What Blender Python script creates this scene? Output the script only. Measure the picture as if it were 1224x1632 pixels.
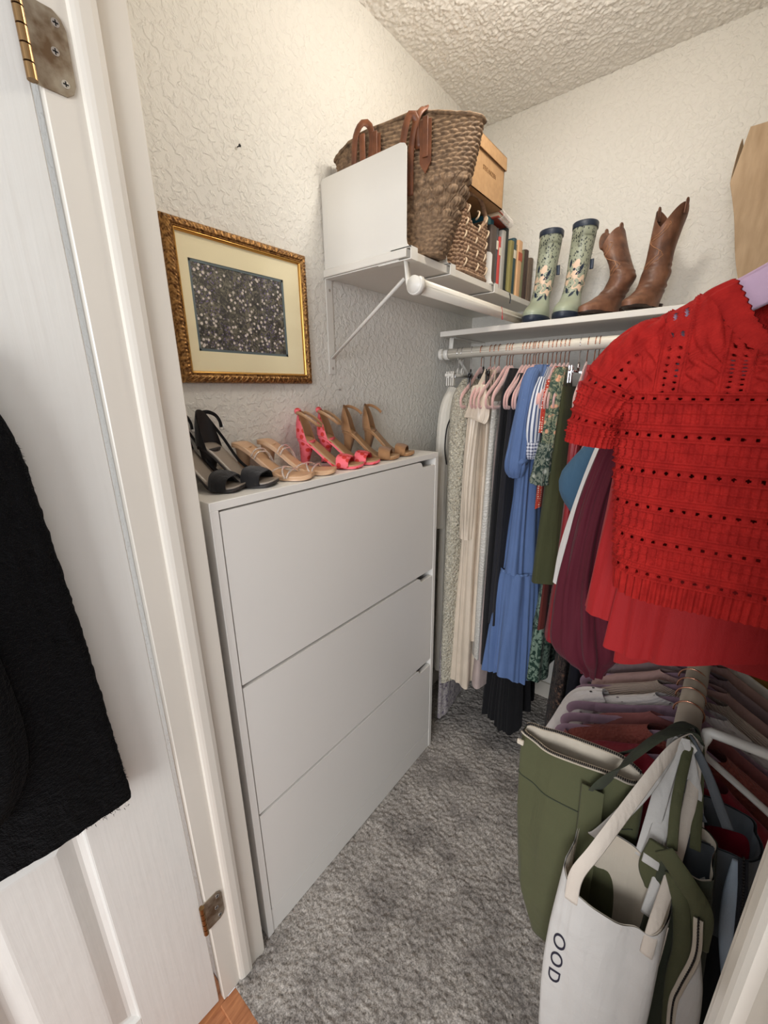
import bpy, bmesh, math, random
import numpy as np
from mathutils import Vector, Matrix, Euler
random.seed(7); RNG = np.random.default_rng(7)
PI = math.pi; C = bpy.context.scene.collection
for o in list(bpy.data.objects): bpy.data.objects.remove(o)

# ------------------------------------------------------------------ camera
YAW, PITCH, ROLL, FPX = -0.68058998, 0.28839657, -0.01209878, 648.88
cy, sy = math.cos(YAW), math.sin(YAW)
F = Vector((sy*math.cos(PITCH), cy*math.cos(PITCH), -math.sin(PITCH)))
R0 = Vector((cy, -sy, 0)); U0 = R0.cross(F)
R1 = R0*math.cos(ROLL)+U0*math.sin(ROLL); U1 = U0*math.cos(ROLL)-R0*math.sin(ROLL)
cam = bpy.data.cameras.new('camera'); co = bpy.data.objects.new('camera', cam); C.objects.link(co)
M = Matrix((R1, U1, -F)).transposed().to_4x4(); M.translation = (0, 0, 1.49); co.matrix_world = M
cam.sensor_fit = 'HORIZONTAL'; cam.sensor_width = 36; cam.lens = FPX/1224*36; cam.clip_start = .02
bpy.context.scene.camera = co
# ------------------------------------------------------------------ world, light, exposure
sc = bpy.context.scene
w = bpy.data.worlds.new('world'); sc.world = w; w.use_nodes = True
w.node_tree.nodes['Background'].inputs[0].default_value = (.90, .94, 1, 1)
w.node_tree.nodes['Background'].inputs[1].default_value = .85
def light(name, kind, loc, energy, color, size, rot=(0, 0, 0)):
    l = bpy.data.lights.new(name, kind); l.energy = energy; l.color = color
    if kind == 'AREA': l.size = size
    else: l.shadow_soft_size = size
    o = bpy.data.objects.new(name, l); C.objects.link(o); o.location = loc; o.rotation_euler = rot; return o
light('closet_bulb_light', 'POINT', (-.38, 1.02, 2.36), 8.6, (1, .95, .87), .07)
light('hall_daylight', 'AREA', (.55, -2.8, 1.75), 85, (.93, .96, 1), 1.5, (math.radians(83), 0, math.radians(13)))
sc.view_settings.view_transform = 'Standard'; sc.view_settings.look = 'None'
sc.view_settings.exposure = 0.14; sc.view_settings.gamma = 1; sc.view_settings.use_curve_mapping = False

# ------------------------------------------------------------------ helpers
def tag(o, label=None, cat=None, group=None, kind=None):
    if label: o['label'] = label
    if cat: o['category'] = cat
    if group: o['group'] = group
    if kind: o['kind'] = kind
    return o
def thing(name, label, cat, loc=(0, 0, 0), rz=0, group=None, rot=None):
    o = bpy.data.objects.new(name, None); C.objects.link(o); o.location = loc
    o.rotation_euler = rot if rot else (0, 0, rz); o.empty_display_size = .02
    return tag(o, label, cat, group)
def link(name, me, mat, parent=None, loc=(0, 0, 0), rot=(0, 0, 0)):
    o = bpy.data.objects.new(name, me); C.objects.link(o); o.location = loc; o.rotation_euler = rot
    if parent: o.parent = parent
    if mat is not None:
        me.materials.clear()
        for m_ in (mat if isinstance(mat, (list, tuple)) else [mat]): me.materials.append(m_)
    return o
def mesh(parts, smooth=True, uv=None):
    """parts: list of (V, F, UV or None)"""
    V, Fs, UVs, off = [], [], [], 0
    for p in parts:
        v, f = p[0], p[1]; v = np.asarray(v, float).reshape(-1, 3)
        V.append(v); Fs += [[i+off for i in q] for q in f]; off += len(v)
        UVs.append(np.asarray(p[2], float) if len(p) > 2 and p[2] is not None else v[:, :2])
    V = np.concatenate(V); UVs = np.concatenate(UVs)
    me = bpy.data.meshes.new('m'); me.from_pydata(V.tolist(), [], Fs); me.update()
    l = me.uv_layers.new(name='UVMap'); idx = np.empty(len(me.loops), int); me.loops.foreach_get('vertex_index', idx)
    l.data.foreach_set('uv', UVs[idx].ravel())
    if smooth: me.polygons.foreach_set('use_smooth', [True]*len(me.polygons))
    return me
def grid(P, cu=False, cap0=False, cap1=False):
    """P (n rows, m cols, 3)"""
    P = np.asarray(P, float); n, m = P.shape[:2]
    d = np.linalg.norm(np.diff(P, axis=1), axis=2); u = np.concatenate([[0], np.cumsum(d.mean(0))])
    dv = np.linalg.norm(np.diff(P, axis=0), axis=2); v = np.concatenate([[0], np.cumsum(dv.mean(1))])
    if cu:
        P = np.concatenate([P, P[:, :1]], 1); m += 1
        u = np.append(u, u[-1]+np.linalg.norm(P[:, -1]-P[:, -2], axis=1).mean())
    UV = np.stack(np.broadcast_arrays(u[None, :], v[:, None]), -1).reshape(-1, 2)
    i = np.arange(n-1)[:, None]*m+np.arange(m-1)[None, :]
    Fq = np.stack([i, i+1, i+m+1, i+m], -1).reshape(-1, 4).tolist()
    V = P.reshape(-1, 3)
    if cap0: Fq.append(list(range(m-1 if cu else m))[::-1])
    if cap1: Fq.append([(n-1)*m+j for j in range(m-1 if cu else m)])
    return (V, Fq, UV)
def resample(pts, n, smooth=True):
    p = np.asarray(pts, float)
    if smooth and len(p) > 2:
        out = []; q = np.vstack([2*p[0]-p[1], p, 2*p[-1]-p[-2]])
        for i in range(1, len(q)-2):
            t = np.linspace(0, 1, 12, endpoint=False)[:, None]
            out.append(.5*((2*q[i])+(-q[i-1]+q[i+1])*t+(2*q[i-1]-5*q[i]+4*q[i+1]-q[i+2])*t**2+(-q[i-1]+3*q[i]-3*q[i+1]+q[i+2])*t**3))
        p = np.vstack(out+[q[-2][None]])
    d = np.concatenate([[0], np.cumsum(np.linalg.norm(np.diff(p[:, :3], axis=0), axis=1))]); s = np.linspace(0, d[-1], n)
    return np.stack([np.interp(s, d, p[:, k]) for k in range(p.shape[1])], 1)
def tube(pts, r, n=None, m=8, closed=False, cap=True, ry=None, up=None, smooth=True, sq=1.0, fold=None):
    """sweep. pts may carry r, ry as columns 3, 4. r along side, ry along up"""
    pts = np.asarray(pts, float)
    if n is None: n = max(len(pts)*4, 8) if smooth else len(pts)
    if closed: pts = np.vstack([pts, pts[:1]])
    p = resample(pts, n, smooth) if smooth else pts
    if closed: p = p[:-1]
    X = p[:, :3]
    T = np.roll(X, -1, 0)-np.roll(X, 1, 0) if closed else np.gradient(X, axis=0)
    T /= np.linalg.norm(T, axis=1)[:, None]+1e-12
    ra = p[:, 3] if p.shape[1] > 3 else np.full(len(p), r)
    rb = p[:, 4] if p.shape[1] > 4 else (np.full(len(p), ry) if ry is not None else ra)
    if up is None:
        u0 = np.array([0, 0, 1.]) if abs(T[0, 2]) < .9 else np.array([0, 1., 0]); U = []
        s = np.cross(T[0], u0); s /= np.linalg.norm(s)
        for i in range(len(X)):
            s = s-T[i]*(s@T[i]); s /= np.linalg.norm(s); U.append(s)
        S = np.array(U)
    else:
        S = np.cross(T, np.asarray(up, float)); S /= np.linalg.norm(S, axis=1)[:, None]+1e-12
    B = np.cross(S, T)
    th = np.linspace(0, 2*PI, m, endpoint=False)
    c = np.sign(np.cos(th))*np.abs(np.cos(th))**sq; s_ = np.sign(np.sin(th))*np.abs(np.sin(th))**sq
    k = 1.0
    if fold is not None:
        nf, am = fold; vv = np.linspace(0, 1, len(X))[:, None]
        k = 1+am*np.sin(nf*th[None, :]+2*np.sin(vv*3))*np.clip(vv*1.5, 0, 1)+.5*am*np.sin((nf*2+1)*th[None, :]+5*vv)
        k = k[..., None]
    P = X[:, None, :]+(S[:, None, :]*(ra[:, None]*c)[..., None]+B[:, None, :]*(rb[:, None]*s_)[..., None])*k
    if closed:
        P = np.concatenate([P, P[:1]], 0); return grid(P, True)
    return grid(P, True, cap, cap)
def boxv(a, b, bev=0.0, seg=1):
    bm = bmesh.new(); bmesh.ops.create_cube(bm, size=1)
    a, b = Vector(a), Vector(b)
    for v in bm.verts: v.co = Vector([(a[i]+b[i])/2+v.co[i]*(b[i]-a[i]) for i in range(3)])
    if bev: bmesh.ops.bevel(bm, geom=bm.edges[:], offset=bev, segments=seg, affect='EDGES', profile=.6)
    bm.verts.index_update(); V = [v.co[:] for v in bm.verts]; Fc = [[v.index for v in f.verts] for f in bm.faces]; bm.free()
    return (V, Fc)
def rotp(p, rot, off=(0, 0, 0)):
    m_ = np.array(Euler(rot).to_matrix()); return (np.asarray(p[0])@m_.T+np.array(off),)+tuple(p[1:])
def box(name, a, b, mat, parent=None, bev=.0, seg=1, smooth=False):
    """a, b in world for top-level objects, local for children; origin at the box centre base"""
    a, b = np.array(a, float), np.array(b, float)
    if parent is None:
        c = np.array([(a[0]+b[0])/2, (a[1]+b[1])/2, a[2]]); return link(name, mesh([boxv(a-c, b-c, bev, seg)], smooth), mat, None, c)
    return link(name, mesh([boxv(a, b, bev, seg)], smooth), mat, parent)
def prism(poly, axis, a, b):
    """poly: 2-D outline extruded along axis from a to b"""
    n = len(poly); o = [i for i in range(3) if i != axis]; V = []
    for h in (a, b):
        for q in poly:
            v = [0, 0, 0]; v[axis] = h; v[o[0]] = q[0]; v[o[1]] = q[1]; V.append(v)
    return (V, [list(range(n))[::-1], list(range(n, 2*n))]+[[i, (i+1) % n, n+(i+1) % n, n+i] for i in range(n)])
def disc(c, r, axis, h, m=20):
    return prism([(c[0]+r*math.cos(2*PI*i/m), c[1]+r*math.sin(2*PI*i/m)) for i in range(m)], axis, *h)
def dup(root, loc=None, rz=None, label=None, group=None):
    r = root.copy(); C.objects.link(r)
    if loc is not None: r.location = loc
    if rz is not None: r.rotation_euler = (0, 0, rz)
    if label: r['label'] = label
    if group: r['group'] = group
    for ch in list(root.children):
        c_ = ch.copy(); C.objects.link(c_); c_.parent = r
        for g in ch.children:
            d = g.copy(); C.objects.link(d); d.parent = c_
    return r

# ------------------------------------------------------------------ materials
def srgb(r, g, b): return tuple(((x/255)/12.92 if x/255 <= .04045 else ((x/255+.055)/1.055)**2.4) for x in (r, g, b))+(1,)
class Mt:
    def __init__(s, name, col, rough=.6, **kw):
        s.m = bpy.data.materials.new(name); s.m.use_nodes = True; s.n = s.m.node_tree.nodes; s.l = s.m.node_tree.links
        s.b = s.n['Principled BSDF']; s.b.inputs['Base Color'].default_value = col; s.b.inputs['Roughness'].default_value = rough
        for k, v in kw.items(): s.b.inputs[k.replace('_', ' ')].default_value = v
        s.tc = s.n.new('ShaderNodeTexCoord'); s.col = col
    def vec(s, coord='Object', scale=(1, 1, 1), rot=(0, 0, 0)):
        mp = s.n.new('ShaderNodeMapping'); s.l.new(s.tc.outputs[coord], mp.inputs[0])
        mp.inputs['Scale'].default_value = scale; mp.inputs['Rotation'].default_value = rot; return mp.outputs[0]
    def noise(s, scale, coord='Object', detail=3, dist=0, sc=(1, 1, 1), rough=.5):
        t = s.n.new('ShaderNodeTexNoise'); s.l.new(s.vec(coord, sc), t.inputs['Vector'])
        t.inputs['Scale'].default_value = scale; t.inputs['Detail'].default_value = detail; t.inputs['Distortion'].default_value = dist
        t.inputs['Roughness'].default_value = rough; return t.outputs['Fac']
    def vor(s, scale, coord='Object', out='Distance', feat='F1', sc=(1, 1, 1), rnd=1):
        t = s.n.new('ShaderNodeTexVoronoi'); s.l.new(s.vec(coord, sc), t.inputs['Vector']); t.feature = feat
        t.inputs['Scale'].default_value = scale; t.inputs['Randomness'].default_value = rnd; return t.outputs[out]
    def wave(s, scale, coord='UV', d='X', dist=0, prof='SIN', ds=1):
        t = s.n.new('ShaderNodeTexWave'); s.l.new(s.vec(coord), t.inputs['Vector']); t.bands_direction = d; t.wave_profile = prof
        t.inputs['Scale'].default_value = scale; t.inputs['Distortion'].default_value = dist; t.inputs['Detail Scale'].default_value = ds
        return t.outputs['Fac']
    def ramp(s, fac, stops, interp='LINEAR'):
        t = s.n.new('ShaderNodeValToRGB'); s.l.new(fac, t.inputs[0]); t.color_ramp.interpolation = interp; e = t.color_ramp.elements
        while len(e) < len(stops): e.new(.5)
        for i, (p, c) in enumerate(stops): e[i].position = p; e[i].color = c if len(c) == 4 else tuple(c)+(1,)
        return t.outputs[0]
    def mix(s, fac, a, b, mode='MIX'):
        t = s.n.new('ShaderNodeMixRGB'); t.blend_type = mode
        for i, v in ((0, fac), (1, a), (2, b)):
            if hasattr(v, 'links') or hasattr(v, 'is_output'): s.l.new(v, t.inputs[i])
            else: t.inputs[i].default_value = v
        return t.outputs[0]
    def color(s, o): s.l.new(o, s.b.inputs['Base Color']); return s
    def rough(s, o): s.l.new(o, s.b.inputs['Roughness']); return s
    def bump(s, h, dist=.001, strength=1):
        t = s.n.new('ShaderNodeBump'); s.l.new(h, t.inputs['Height']); t.inputs['Distance'].default_value = dist; t.inputs['Strength'].default_value = strength
        pv = s.b.inputs['Normal'].links
        if pv: s.l.new(pv[0].from_socket, t.inputs['Normal'])
        s.l.new(t.outputs[0], s.b.inputs['Normal']); return s
    def math(s, op, a, b=0.0):
        t = s.n.new('ShaderNodeMath'); t.operation = op
        for i, v in ((0, a), (1, b)):
            if isinstance(v, (int, float)): t.inputs[i].default_value = v
            else: s.l.new(v, t.inputs[i])
        return t.outputs[0]
def K(a, f): return tuple(min(1, x*f) for x in a[:3])+(1,)
def paint(name, col, rough=.5, var=.04):
    t = Mt(name, col, rough); t.color(t.ramp(t.noise(3), [(.3, K(col, 1-var)), (.7, K(col, 1+var))])); return t
def fabric(name, col, rough=.85, var=.12, weave=900, sheen=.05, bd=.0004, spec=.3):
    t = Mt(name, col, rough); t.b.inputs['Sheen Weight'].default_value = sheen; t.b.inputs['Specular IOR Level'].default_value = spec
    t.color(t.ramp(t.noise(14, detail=4), [(.25, K(col, 1-var)), (.75, K(col, 1+var))]))
    t.bump(t.noise(weave, detail=2), bd); t.bump(t.noise(35, detail=3), .002, .5); t.bump(t.noise(26, detail=3, dist=.4, sc=(1, 1, .11)), .009, .75); return t
def satin(name, col, rough=.32): return fabric(name, col, rough, .08, 300, .1, .0001, .55)

WALL = Mt('wall_paint', srgb(228, 224, 215), .6)
WALL.color(WALL.ramp(WALL.noise(2), [(.3, srgb(225, 221, 212)), (.7, srgb(231, 227, 219))]))
_n = WALL.ramp(WALL.noise(62, detail=3, dist=.5, rough=.55), [(.46, (0, 0, 0, 1)), (.60, (1, 1, 1, 1))]); WALL.bump(_n, .0016, .75); WALL.bump(WALL.noise(130, detail=2), .0007, .6)
CEIL = Mt('popcorn_ceiling', srgb(244, 240, 232), .8); CEIL.bump(CEIL.noise(240, detail=3), .0015)
TRIM = paint('trim_paint', srgb(222, 214, 201), .28, .03); TRIM.bump(TRIM.noise(60, sc=(1, 1, .1)), .0004, .5)
DOOR = paint('door_paint', srgb(222, 218, 210), .3, .02)
DOOR.bump(DOOR.wave(28, 'Object', 'Y', 5, 'SIN', .6), .0006, .55); DOOR.bump(DOOR.noise(90, sc=(1, 1, .04)), .0008, .6)
MELA = paint('white_melamine', srgb(232, 227, 219), .38, .015); MELA.bump(MELA.noise(160, sc=(1, .08, 1)), .0002, .4)
SHELF = paint('shelf_white', srgb(226, 221, 212), .35, .02)
ROD = paint('rod_enamel', srgb(226, 219, 205), .3, .03)
RODT = paint('shaded_rod_tan', srgb(158, 144, 128), .45, .05)  # greyish brown look of the lower rod in shade, put into its colour
PLAST = paint('white_plastic', srgb(226, 222, 214), .35, .01)
METAL = Mt('worn_steel', srgb(168, 156, 138), .38, Metallic=.85); METAL.color(METAL.ramp(METAL.noise(40, detail=5), [(.35, srgb(120, 98, 76)), (.6, srgb(176, 165, 148))])); METAL.bump(METAL.noise(150), .0003)
BRASS = Mt('brass', srgb(150, 118, 80), .3, Metallic=1)
CHROME = Mt('chrome', (.8, .8, .82, 1), .15, Metallic=1)
COPPER = Mt('rose_gold_wire', srgb(205, 150, 125), .22, Metallic=1)
PINK = fabric('pink_velvet', srgb(234, 186, 178), .8, .05, 1500, .5, .0002)
LILAC = fabric('lilac_pink_velvet', srgb(188, 158, 180), .8, .05, 1500, .35, .0002); LILAC2 = fabric('mauve_velvet', srgb(150, 122, 140), .8, .05, 1500, .3, .0002)
BLACKP = Mt('black_plastic', srgb(22, 21, 22), .35)
CARPET = Mt('grey_carpet', srgb(122, 116, 112), .95); CARPET.b.inputs['Sheen Weight'].default_value = .15
_big = CARPET.ramp(CARPET.noise(6.5, detail=4, rough=.6), [(.38, (.58, .56, .55, 1)), (.58, (1.0, .98, .96, 1))])
_sm = CARPET.ramp(CARPET.noise(230, detail=3), [(.3, srgb(118, 112, 106)), (.7, srgb(206, 198, 189))])
CARPET.color(CARPET.mix(1.0, _sm, _big, 'MULTIPLY')); CARPET.bump(CARPET.noise(420, detail=2), .0014)
WOOD = Mt('orange_oak', srgb(176, 112, 72), .35); WOOD.color(WOOD.ramp(WOOD.noise(9, detail=5, dist=1.5, sc=(8, 1, 1)), [(.3, srgb(150, 90, 55)), (.7, srgb(196, 132, 88))]))
KRAFT = Mt('kraft_paper', srgb(168, 142, 112), .75); KRAFT.color(KRAFT.ramp(KRAFT.noise(60, detail=5, sc=(1, 1, .2)), [(.3, srgb(158, 132, 102)), (.7, srgb(178, 152, 122))])); KRAFT.bump(KRAFT.noise(12, detail=3), .003, .6)
CARD = Mt('tan_cardboard', srgb(190, 150, 106), .6); CARD.color(CARD.ramp(CARD.noise(80, detail=4), [(.3, srgb(184, 144, 102)), (.7, srgb(196, 156, 112))]))

# ------------------------------------------------------------------ setting (most positions from here on computed from image pixels)
W, B, RW, CZ = -.954, 1.834, .38, 2.508  # left and back walls, ceiling, their shelves, rods and goods scaled about the camera
YF0, YF1 = .235, .358        # front wall thickness (door side, closet side)
JL, JR = -.735, .083         # faces of the left and right jambs
def struct(o): o['kind'] = 'structure'; return o
def vnoise(X, Y, sc_, seed):
    r = np.random.default_rng(seed); n = 256; g = r.random((n, n)); x = X*sc_; y = Y*sc_
    xi = np.floor(x).astype(int); yi = np.floor(y).astype(int); fx = x-xi; fy = y-yi; fx = fx*fx*(3-2*fx); fy = fy*fy*(3-2*fy)
    a = g[xi % n, yi % n]; b = g[(xi+1) % n, yi % n]; c = g[xi % n, (yi+1) % n]; d = g[(xi+1) % n, (yi+1) % n]
    return (a*(1-fx)+b*fx)*(1-fy)+(c*(1-fx)+d*fx)*fy
def relief(x0, x1, y0, y1, step, fn):
    xs = np.arange(x0, x1+step, step); ys = np.arange(y0, y1+step, step); X, Y = np.meshgrid(xs, ys)
    return grid(np.stack([X, Y, fn(X, Y)], -1))
struct(box('wall_left', (W-.1, YF1-.0, -.02), (W, B, CZ+.02), WALL.m))
struct(box('wall_back', (W-.1, B, -.02), (RW+.1, B+.1, CZ+.02), WALL.m))
struct(box('wall_right', (RW, YF1, -.02), (RW+.1, B, CZ+.02), WALL.m))
wf = mesh([boxv((-1.7, YF0+.012, -.02), (JL-.017, YF1-.002, CZ)), boxv((JR+.017, YF0+.012, -.02), (1.3, YF1-.002, CZ)), boxv((JL-.017, YF0+.012, 2.062), (JR+.017, YF1-.002, CZ))], False)
struct(link('wall_front', wf, WALL.m))
cfn = lambda X, Y: -(.0065*np.clip(vnoise(X, Y, 165, 1)-.35, 0, 1)+.004*vnoise(X, Y, 300, 2)*vnoise(X, Y, 90, 5))
_c = relief(W, RW, YF1, B, .0032, cfn); _c = (_c[0]+np.array([0, 0, CZ]), [f[::-1] for f in _c[1]], _c[2])
struct(link('ceiling', mesh([_c]), CEIL.m)); struct(box('ceiling_slab', (W-.1, YF0, CZ+.001), (RW+.1, B+.1, CZ+.08), WALL.m))
ffn = lambda X, Y: .008*vnoise(X, Y, 190, 3)+.003*vnoise(X, Y, 60, 4)+.004*vnoise(X, Y, 12, 6)-.004
_f = relief(W, RW, YF0+.03, B, .0042, ffn)
fl = struct(link('floor', mesh([_f]), CARPET.m))
hf = thing('floor_hallway', None, None); hf['kind'] = 'structure'
for i in range(8):
    for j in range(3):
        box('plank', (-1.7+j*1.0+(i % 2)*.4-.4, YF0+.012-.125*(i+1), -.03), (-1.7+(j+1)*1.0+(i % 2)*.4-.403, YF0+.010-.125*i, -.006), WOOD.m, hf, .001)
struct(box('trim_threshold', (JL, YF0-.012, -.02), (JR, YF0+.034, .001), WOOD.m, None, .002))
struct(box('baseboard_back', (W, B-.014, 0), (RW, B, .085), TRIM.m, None, .003))
struct(box('baseboard_left', (W, 1.245, 0), (W+.014, B-.014, .085), TRIM.m, None, .003))
struct(box('baseboard_right', (RW-.014, YF1, 0), (RW, B-.014, .085), TRIM.m, None, .003))
# jambs with their stops
def jamb(x, s, n):
    t = thing(f'trim_{n}', None, None, (x, YF0, 0)); t['kind'] = 'structure'
    d = YF1-YF0
    pol = [(0, 0), (.002*0, d), (-s*.018, d), (-s*.018, 0)]
    link('jamb_board', mesh([boxv((min(0, -s*.018), 0, 0), (max(0, -s*.018), d, 2.06), .0015)], False), TRIM.m, t)
    prof = [(0, .044), (.006*s, .046), (.0085*s, .051), (.010*s, .056), (.0105*s, .070), (.009*s, .078), (0, .080)]
    if s < 0: prof = prof[::-1]
    link('door_stop', mesh([prism(prof, 2, .012, 2.05)], False), TRIM.m, t)
    cs = sorted((-s*.013, -s*.073))
    link('casing', mesh([boxv((cs[0], -.015+.012, 0), (cs[1], .012, 2.1), .004, 2)], False), TRIM.m, t) if s < 0 else None
jamb(JL, 1, 1); jamb(JR, -1, 2)
t = thing('trim_3', None, None, (0, YF0, 2.05)); t['kind'] = 'structure'
box('jamb_board', (JL, 0, 0), (JR, YF1-YF0, .018), TRIM.m, t)
# the open door: hinge line at the left jamb, leaf swung out towards the hall
dr = thing('door_1', 'white wood-grained panel door standing open at the left, on steel hinges', None, (JL-.006, YF0-.010, .008), math.radians(-90-3.0)); dr['kind'] = 'structure'
del dr['label']
DW, DH, DT = .74, 2.03, .035
# leaf frame in local x (0 = hinge edge) , z ; outer face at y=+0 facing the closet opening
def leaf():
    P = []
    st = .150; y0, y1 = -DT, 0
    P.append(boxv((0, y0, 0), (st, y1, DH), .0015)); P.append(boxv((DW-st, y0, 0), (DW, y1, DH), .0015))
    P.append(boxv((DW/2-.05, y0, 0), (DW/2+.05, y1, DH), .001))
    for a, b in ((0, .20), (.775, .99), (1.62, 1.72), (1.93, DH)): P.append(boxv((st-.001, y0, a), (DW-st+.001, y1, b), .001))
    return P
lm = mesh(leaf(), False); link('leaf_frame', lm, DOOR.m, dr)
def raised(x0, x1, z0, z1):
    rings = []
    for ins, dp in ((0, -.001), (.004, -.0075), (.012, -.0115), (.018, -.0115), (.042, -.003), (.046, -.0025)):
        rings.append([(x0+ins, dp, z0+ins), (x1-ins, dp, z0+ins), (x1-ins, dp, z1-ins), (x0+ins, dp, z1-ins)])
    P = np.array(rings); V, Fq, UV = grid(P, True, False, True); bk = boxv((x0, -DT+.002, z0), (x1, -.014, z1)); return [(V, [f[::-1] for f in Fq], UV), bk]
for x0, x1 in ((.150, DW/2-.05), (DW/2+.05, DW-.150)):
    for a, b in ((.20, .775), (.99, 1.62), (1.72, 1.93)): link('door_panel', mesh(raised(x0, x1, a, b), False), DOOR.m, dr)
# hinges
def hinge(z, zl):
    t = thing('steel_hinge', zl, 'hinge', (JL, YF0, z))
    pol = [(-.008, .0), (.026, .0), (.034, .006), (.038, .016), (.038, .072), (.034, .082), (.026, .088), (-.008, .088)]
    link('leaf_plate', mesh([prism(pol, 0, 0, .0022)], False), METAL.m, t)
    for k in range(5): link('knuckle', mesh([tube([(.004, -.0105, .0005+k*.0178), (.004, -.0105, .0165+k*.0178)], .0058, 2, 20, smooth=False)], False), BRASS.m, t)
    for yy, zz in ((.026, .013), (.021, .044), (.027, .075)):
        s_ = link('screw', mesh([disc((yy, zz), .0045, 0, (.0015, .0032), 14)], False), CHROME.m, t)
        link('screw_slot', mesh([boxv((.0030, yy-.003, zz-.0007), (.0036, yy+.003, zz+.0007)), boxv((.0030, yy-.0007, zz-.003), (.0036, yy+.0007, zz+.003))], False), BLACKP.m, s_)
hinge(1.862, 'large worn steel door hinge at the top of the left jamb')
hinge(.278, 'small steel door hinge low on the left jamb near the carpet')
# ceiling fixture (above the frame, the room's lamp)
t = thing('ceiling_light', 'small bare bulb fixture on the popcorn ceiling', 'lamp', (-.38, 1.02, CZ-.03))
link('base', mesh([tube([(0, 0, .03), (0, 0, .012), (0, 0, 0)], .06, 3, 28, smooth=False)]), PLAST.m, t)
EM = Mt('lit_bulb', (1, .9, .75, 1), .4); EM.b.inputs['Emission Color'].default_value = (1, .86, .66, 1); EM.b.inputs['Emission Strength'].default_value = 8
link('bulb', mesh([tube([(0, 0, 0, .013), (0, 0, -.02, .016), (0, 0, -.045, .028), (0, 0, -.062, .026), (0, 0, -.074, .008)], 0, 16, 20)]), EM.m, t)
# ------------------------------------------------------------------ shoe cabinet
CY0, CY1, CX, CT = .380, 1.228, -.746, 1.284
cb = thing('shoe_cabinet', 'tall slim white shoe cabinet with three flip-down fronts', 'cabinet', (W+.004, CY0, .006))
D = CX-W-.004; Lc = CY1-CY0; H = CT-.006; th = .018
box('side_panel', (0, 0, 0), (D, th, H-th), MELA.m, cb, .0008); box('side_panel', (0, Lc-th, 0), (D, Lc, H-th), MELA.m, cb, .0008)
box('top_panel', (0, 0, H-th), (D, Lc, H), MELA.m, cb, .0008); box('back_panel', (.001, th, .01), (.006, Lc-th, H-th), MELA.m, cb)
box('base_rail', (D-.016, th, 0), (D-.002, Lc-th, .088), MELA.m, cb, .0008)
fz = [(.092, .437), (.447, .832), (.842, H-th-.004)]
for k, (a, b) in enumerate(fz):
    y0, y1 = th+.003, Lc-th-.003
    nx = y1-.085; pol = [(y0, a), (y1, a), (y1, b-.020), (nx+.016, b-.020), (nx+.010, b-.017), (nx+.003, b-.004), (nx-.006, b), (y0, b)]
    link('flip_front', mesh([prism(pol, 0, D-.018, D-.001)], False), MELA.m, cb)
box('inner_shelf', (.006, th, .43), (D-.03, Lc-th, .44), MELA.m, cb); box('inner_shelf', (.006, th, .825), (D-.03, Lc-th, .835), MELA.m, cb)

# ------------------------------------------------------------------ shelves, brackets and rods
SX, SY, SZ = -.6625, .914, 1.823          # left shelf front edge, near end, top
box_ = box('wall_shelf', (W+.001, SY, SZ-.019), (SX, B-.001, SZ), SHELF.m, None, .0012); tag(box_, 'white shelf on the left wall carrying basket, box and books', 'shelf')
BZ = 1.7147
b_ = box('wall_shelf', (-.928, 1.516, BZ-.019), (RW-.001, B-.001, BZ), SHELF.m, None, .0012); tag(b_, 'white shelf across the back wall under the boots', 'shelf')
b_ = box('wall_shelf', (.085, .50, SZ-.019), (RW-.001, 1.51, SZ), SHELF.m, None, .0012); tag(b_, 'white shelf on the right wall above the red sweater', 'shelf')
def bracket(loc, rz, label, rodx, drop, reach, hook=True):
    """local x points out from the wall; origin under the shelf at the wall"""
    t = thing('shelf_bracket', label, 'bracket', loc, rz)
    link('wall_strip', mesh([boxv((0, -.013, -.262), (.003, .013, 0), .001), boxv((0, -.013, -.003), (reach, .013, 0), .001)], False), PLAST.m, t)
    for z in (-.03, -.245): link('screw', mesh([disc((0, z), .004, 0, (.003, .0045), 12)], False), CHROME.m, t)
    link('brace', mesh([tube([(.004, 0, -.215), (rodx-.035, 0, -.02-.022)], .0065, 2, 8, smooth=False, ry=.004)]), PLAST.m, t)
    pts = [(rodx-.030, 0, -.002, .003, .010), (rodx-.026, 0, -.03, .003, .010), (rodx-.023, 0, -drop+.006, .003, .010)]
    for a in np.linspace(PI, 2.25*PI, 12): pts.append((rodx+.021*math.cos(a), 0, -drop+.021*math.sin(a), .003, .010))
    link('rod_hook', mesh([tube(pts, 0, len(pts), 8, smooth=False, up=(0, 1, 0), sq=.5)]), PLAST.m, t)
    return t
RX, RZ = -.6445, 1.742                     # left rod
def rod(name, a, b, r, label, mat=ROD):
    a, b = np.array(a, float), np.array(b, float); t = thing(name, label, 'rod', a); d = b-a; L = np.linalg.norm(d); u = d/L
    link('tube', mesh([tube([(0, 0, 0), d], r, 2, 28, smooth=False)]), mat.m, t)
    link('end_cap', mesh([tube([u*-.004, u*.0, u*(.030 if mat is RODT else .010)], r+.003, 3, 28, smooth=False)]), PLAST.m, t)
    link('end_cap', mesh([tube([d-u*.010, d, d+u*.003], r+.003, 3, 28, smooth=False)]), PLAST.m, t); return t
rod('hanging_rod', (RX, SY+.012, RZ), (RX, B-.005, RZ), .0175, 'empty white hanging rod under the left wall shelf')
bracket((W+.001, SY+.018, SZ-.0195), 0, 'white triangular bracket holding up the near end of the left shelf', RX-W, SZ-.0195-RZ, .265)
RY2, RZ2 = 1.526, 1.630
rod('hanging_rod', (-.925, RY2, RZ2), (RW-.02, RY2, RZ2), .0190, 'white rod along the back wall packed with pink hangers')
bracket((-.896, B-.001, BZ-.0195), -PI/2, 'white bracket at the left end of the back shelf', B-RY2, BZ-.0195-RZ2, .27)
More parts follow.
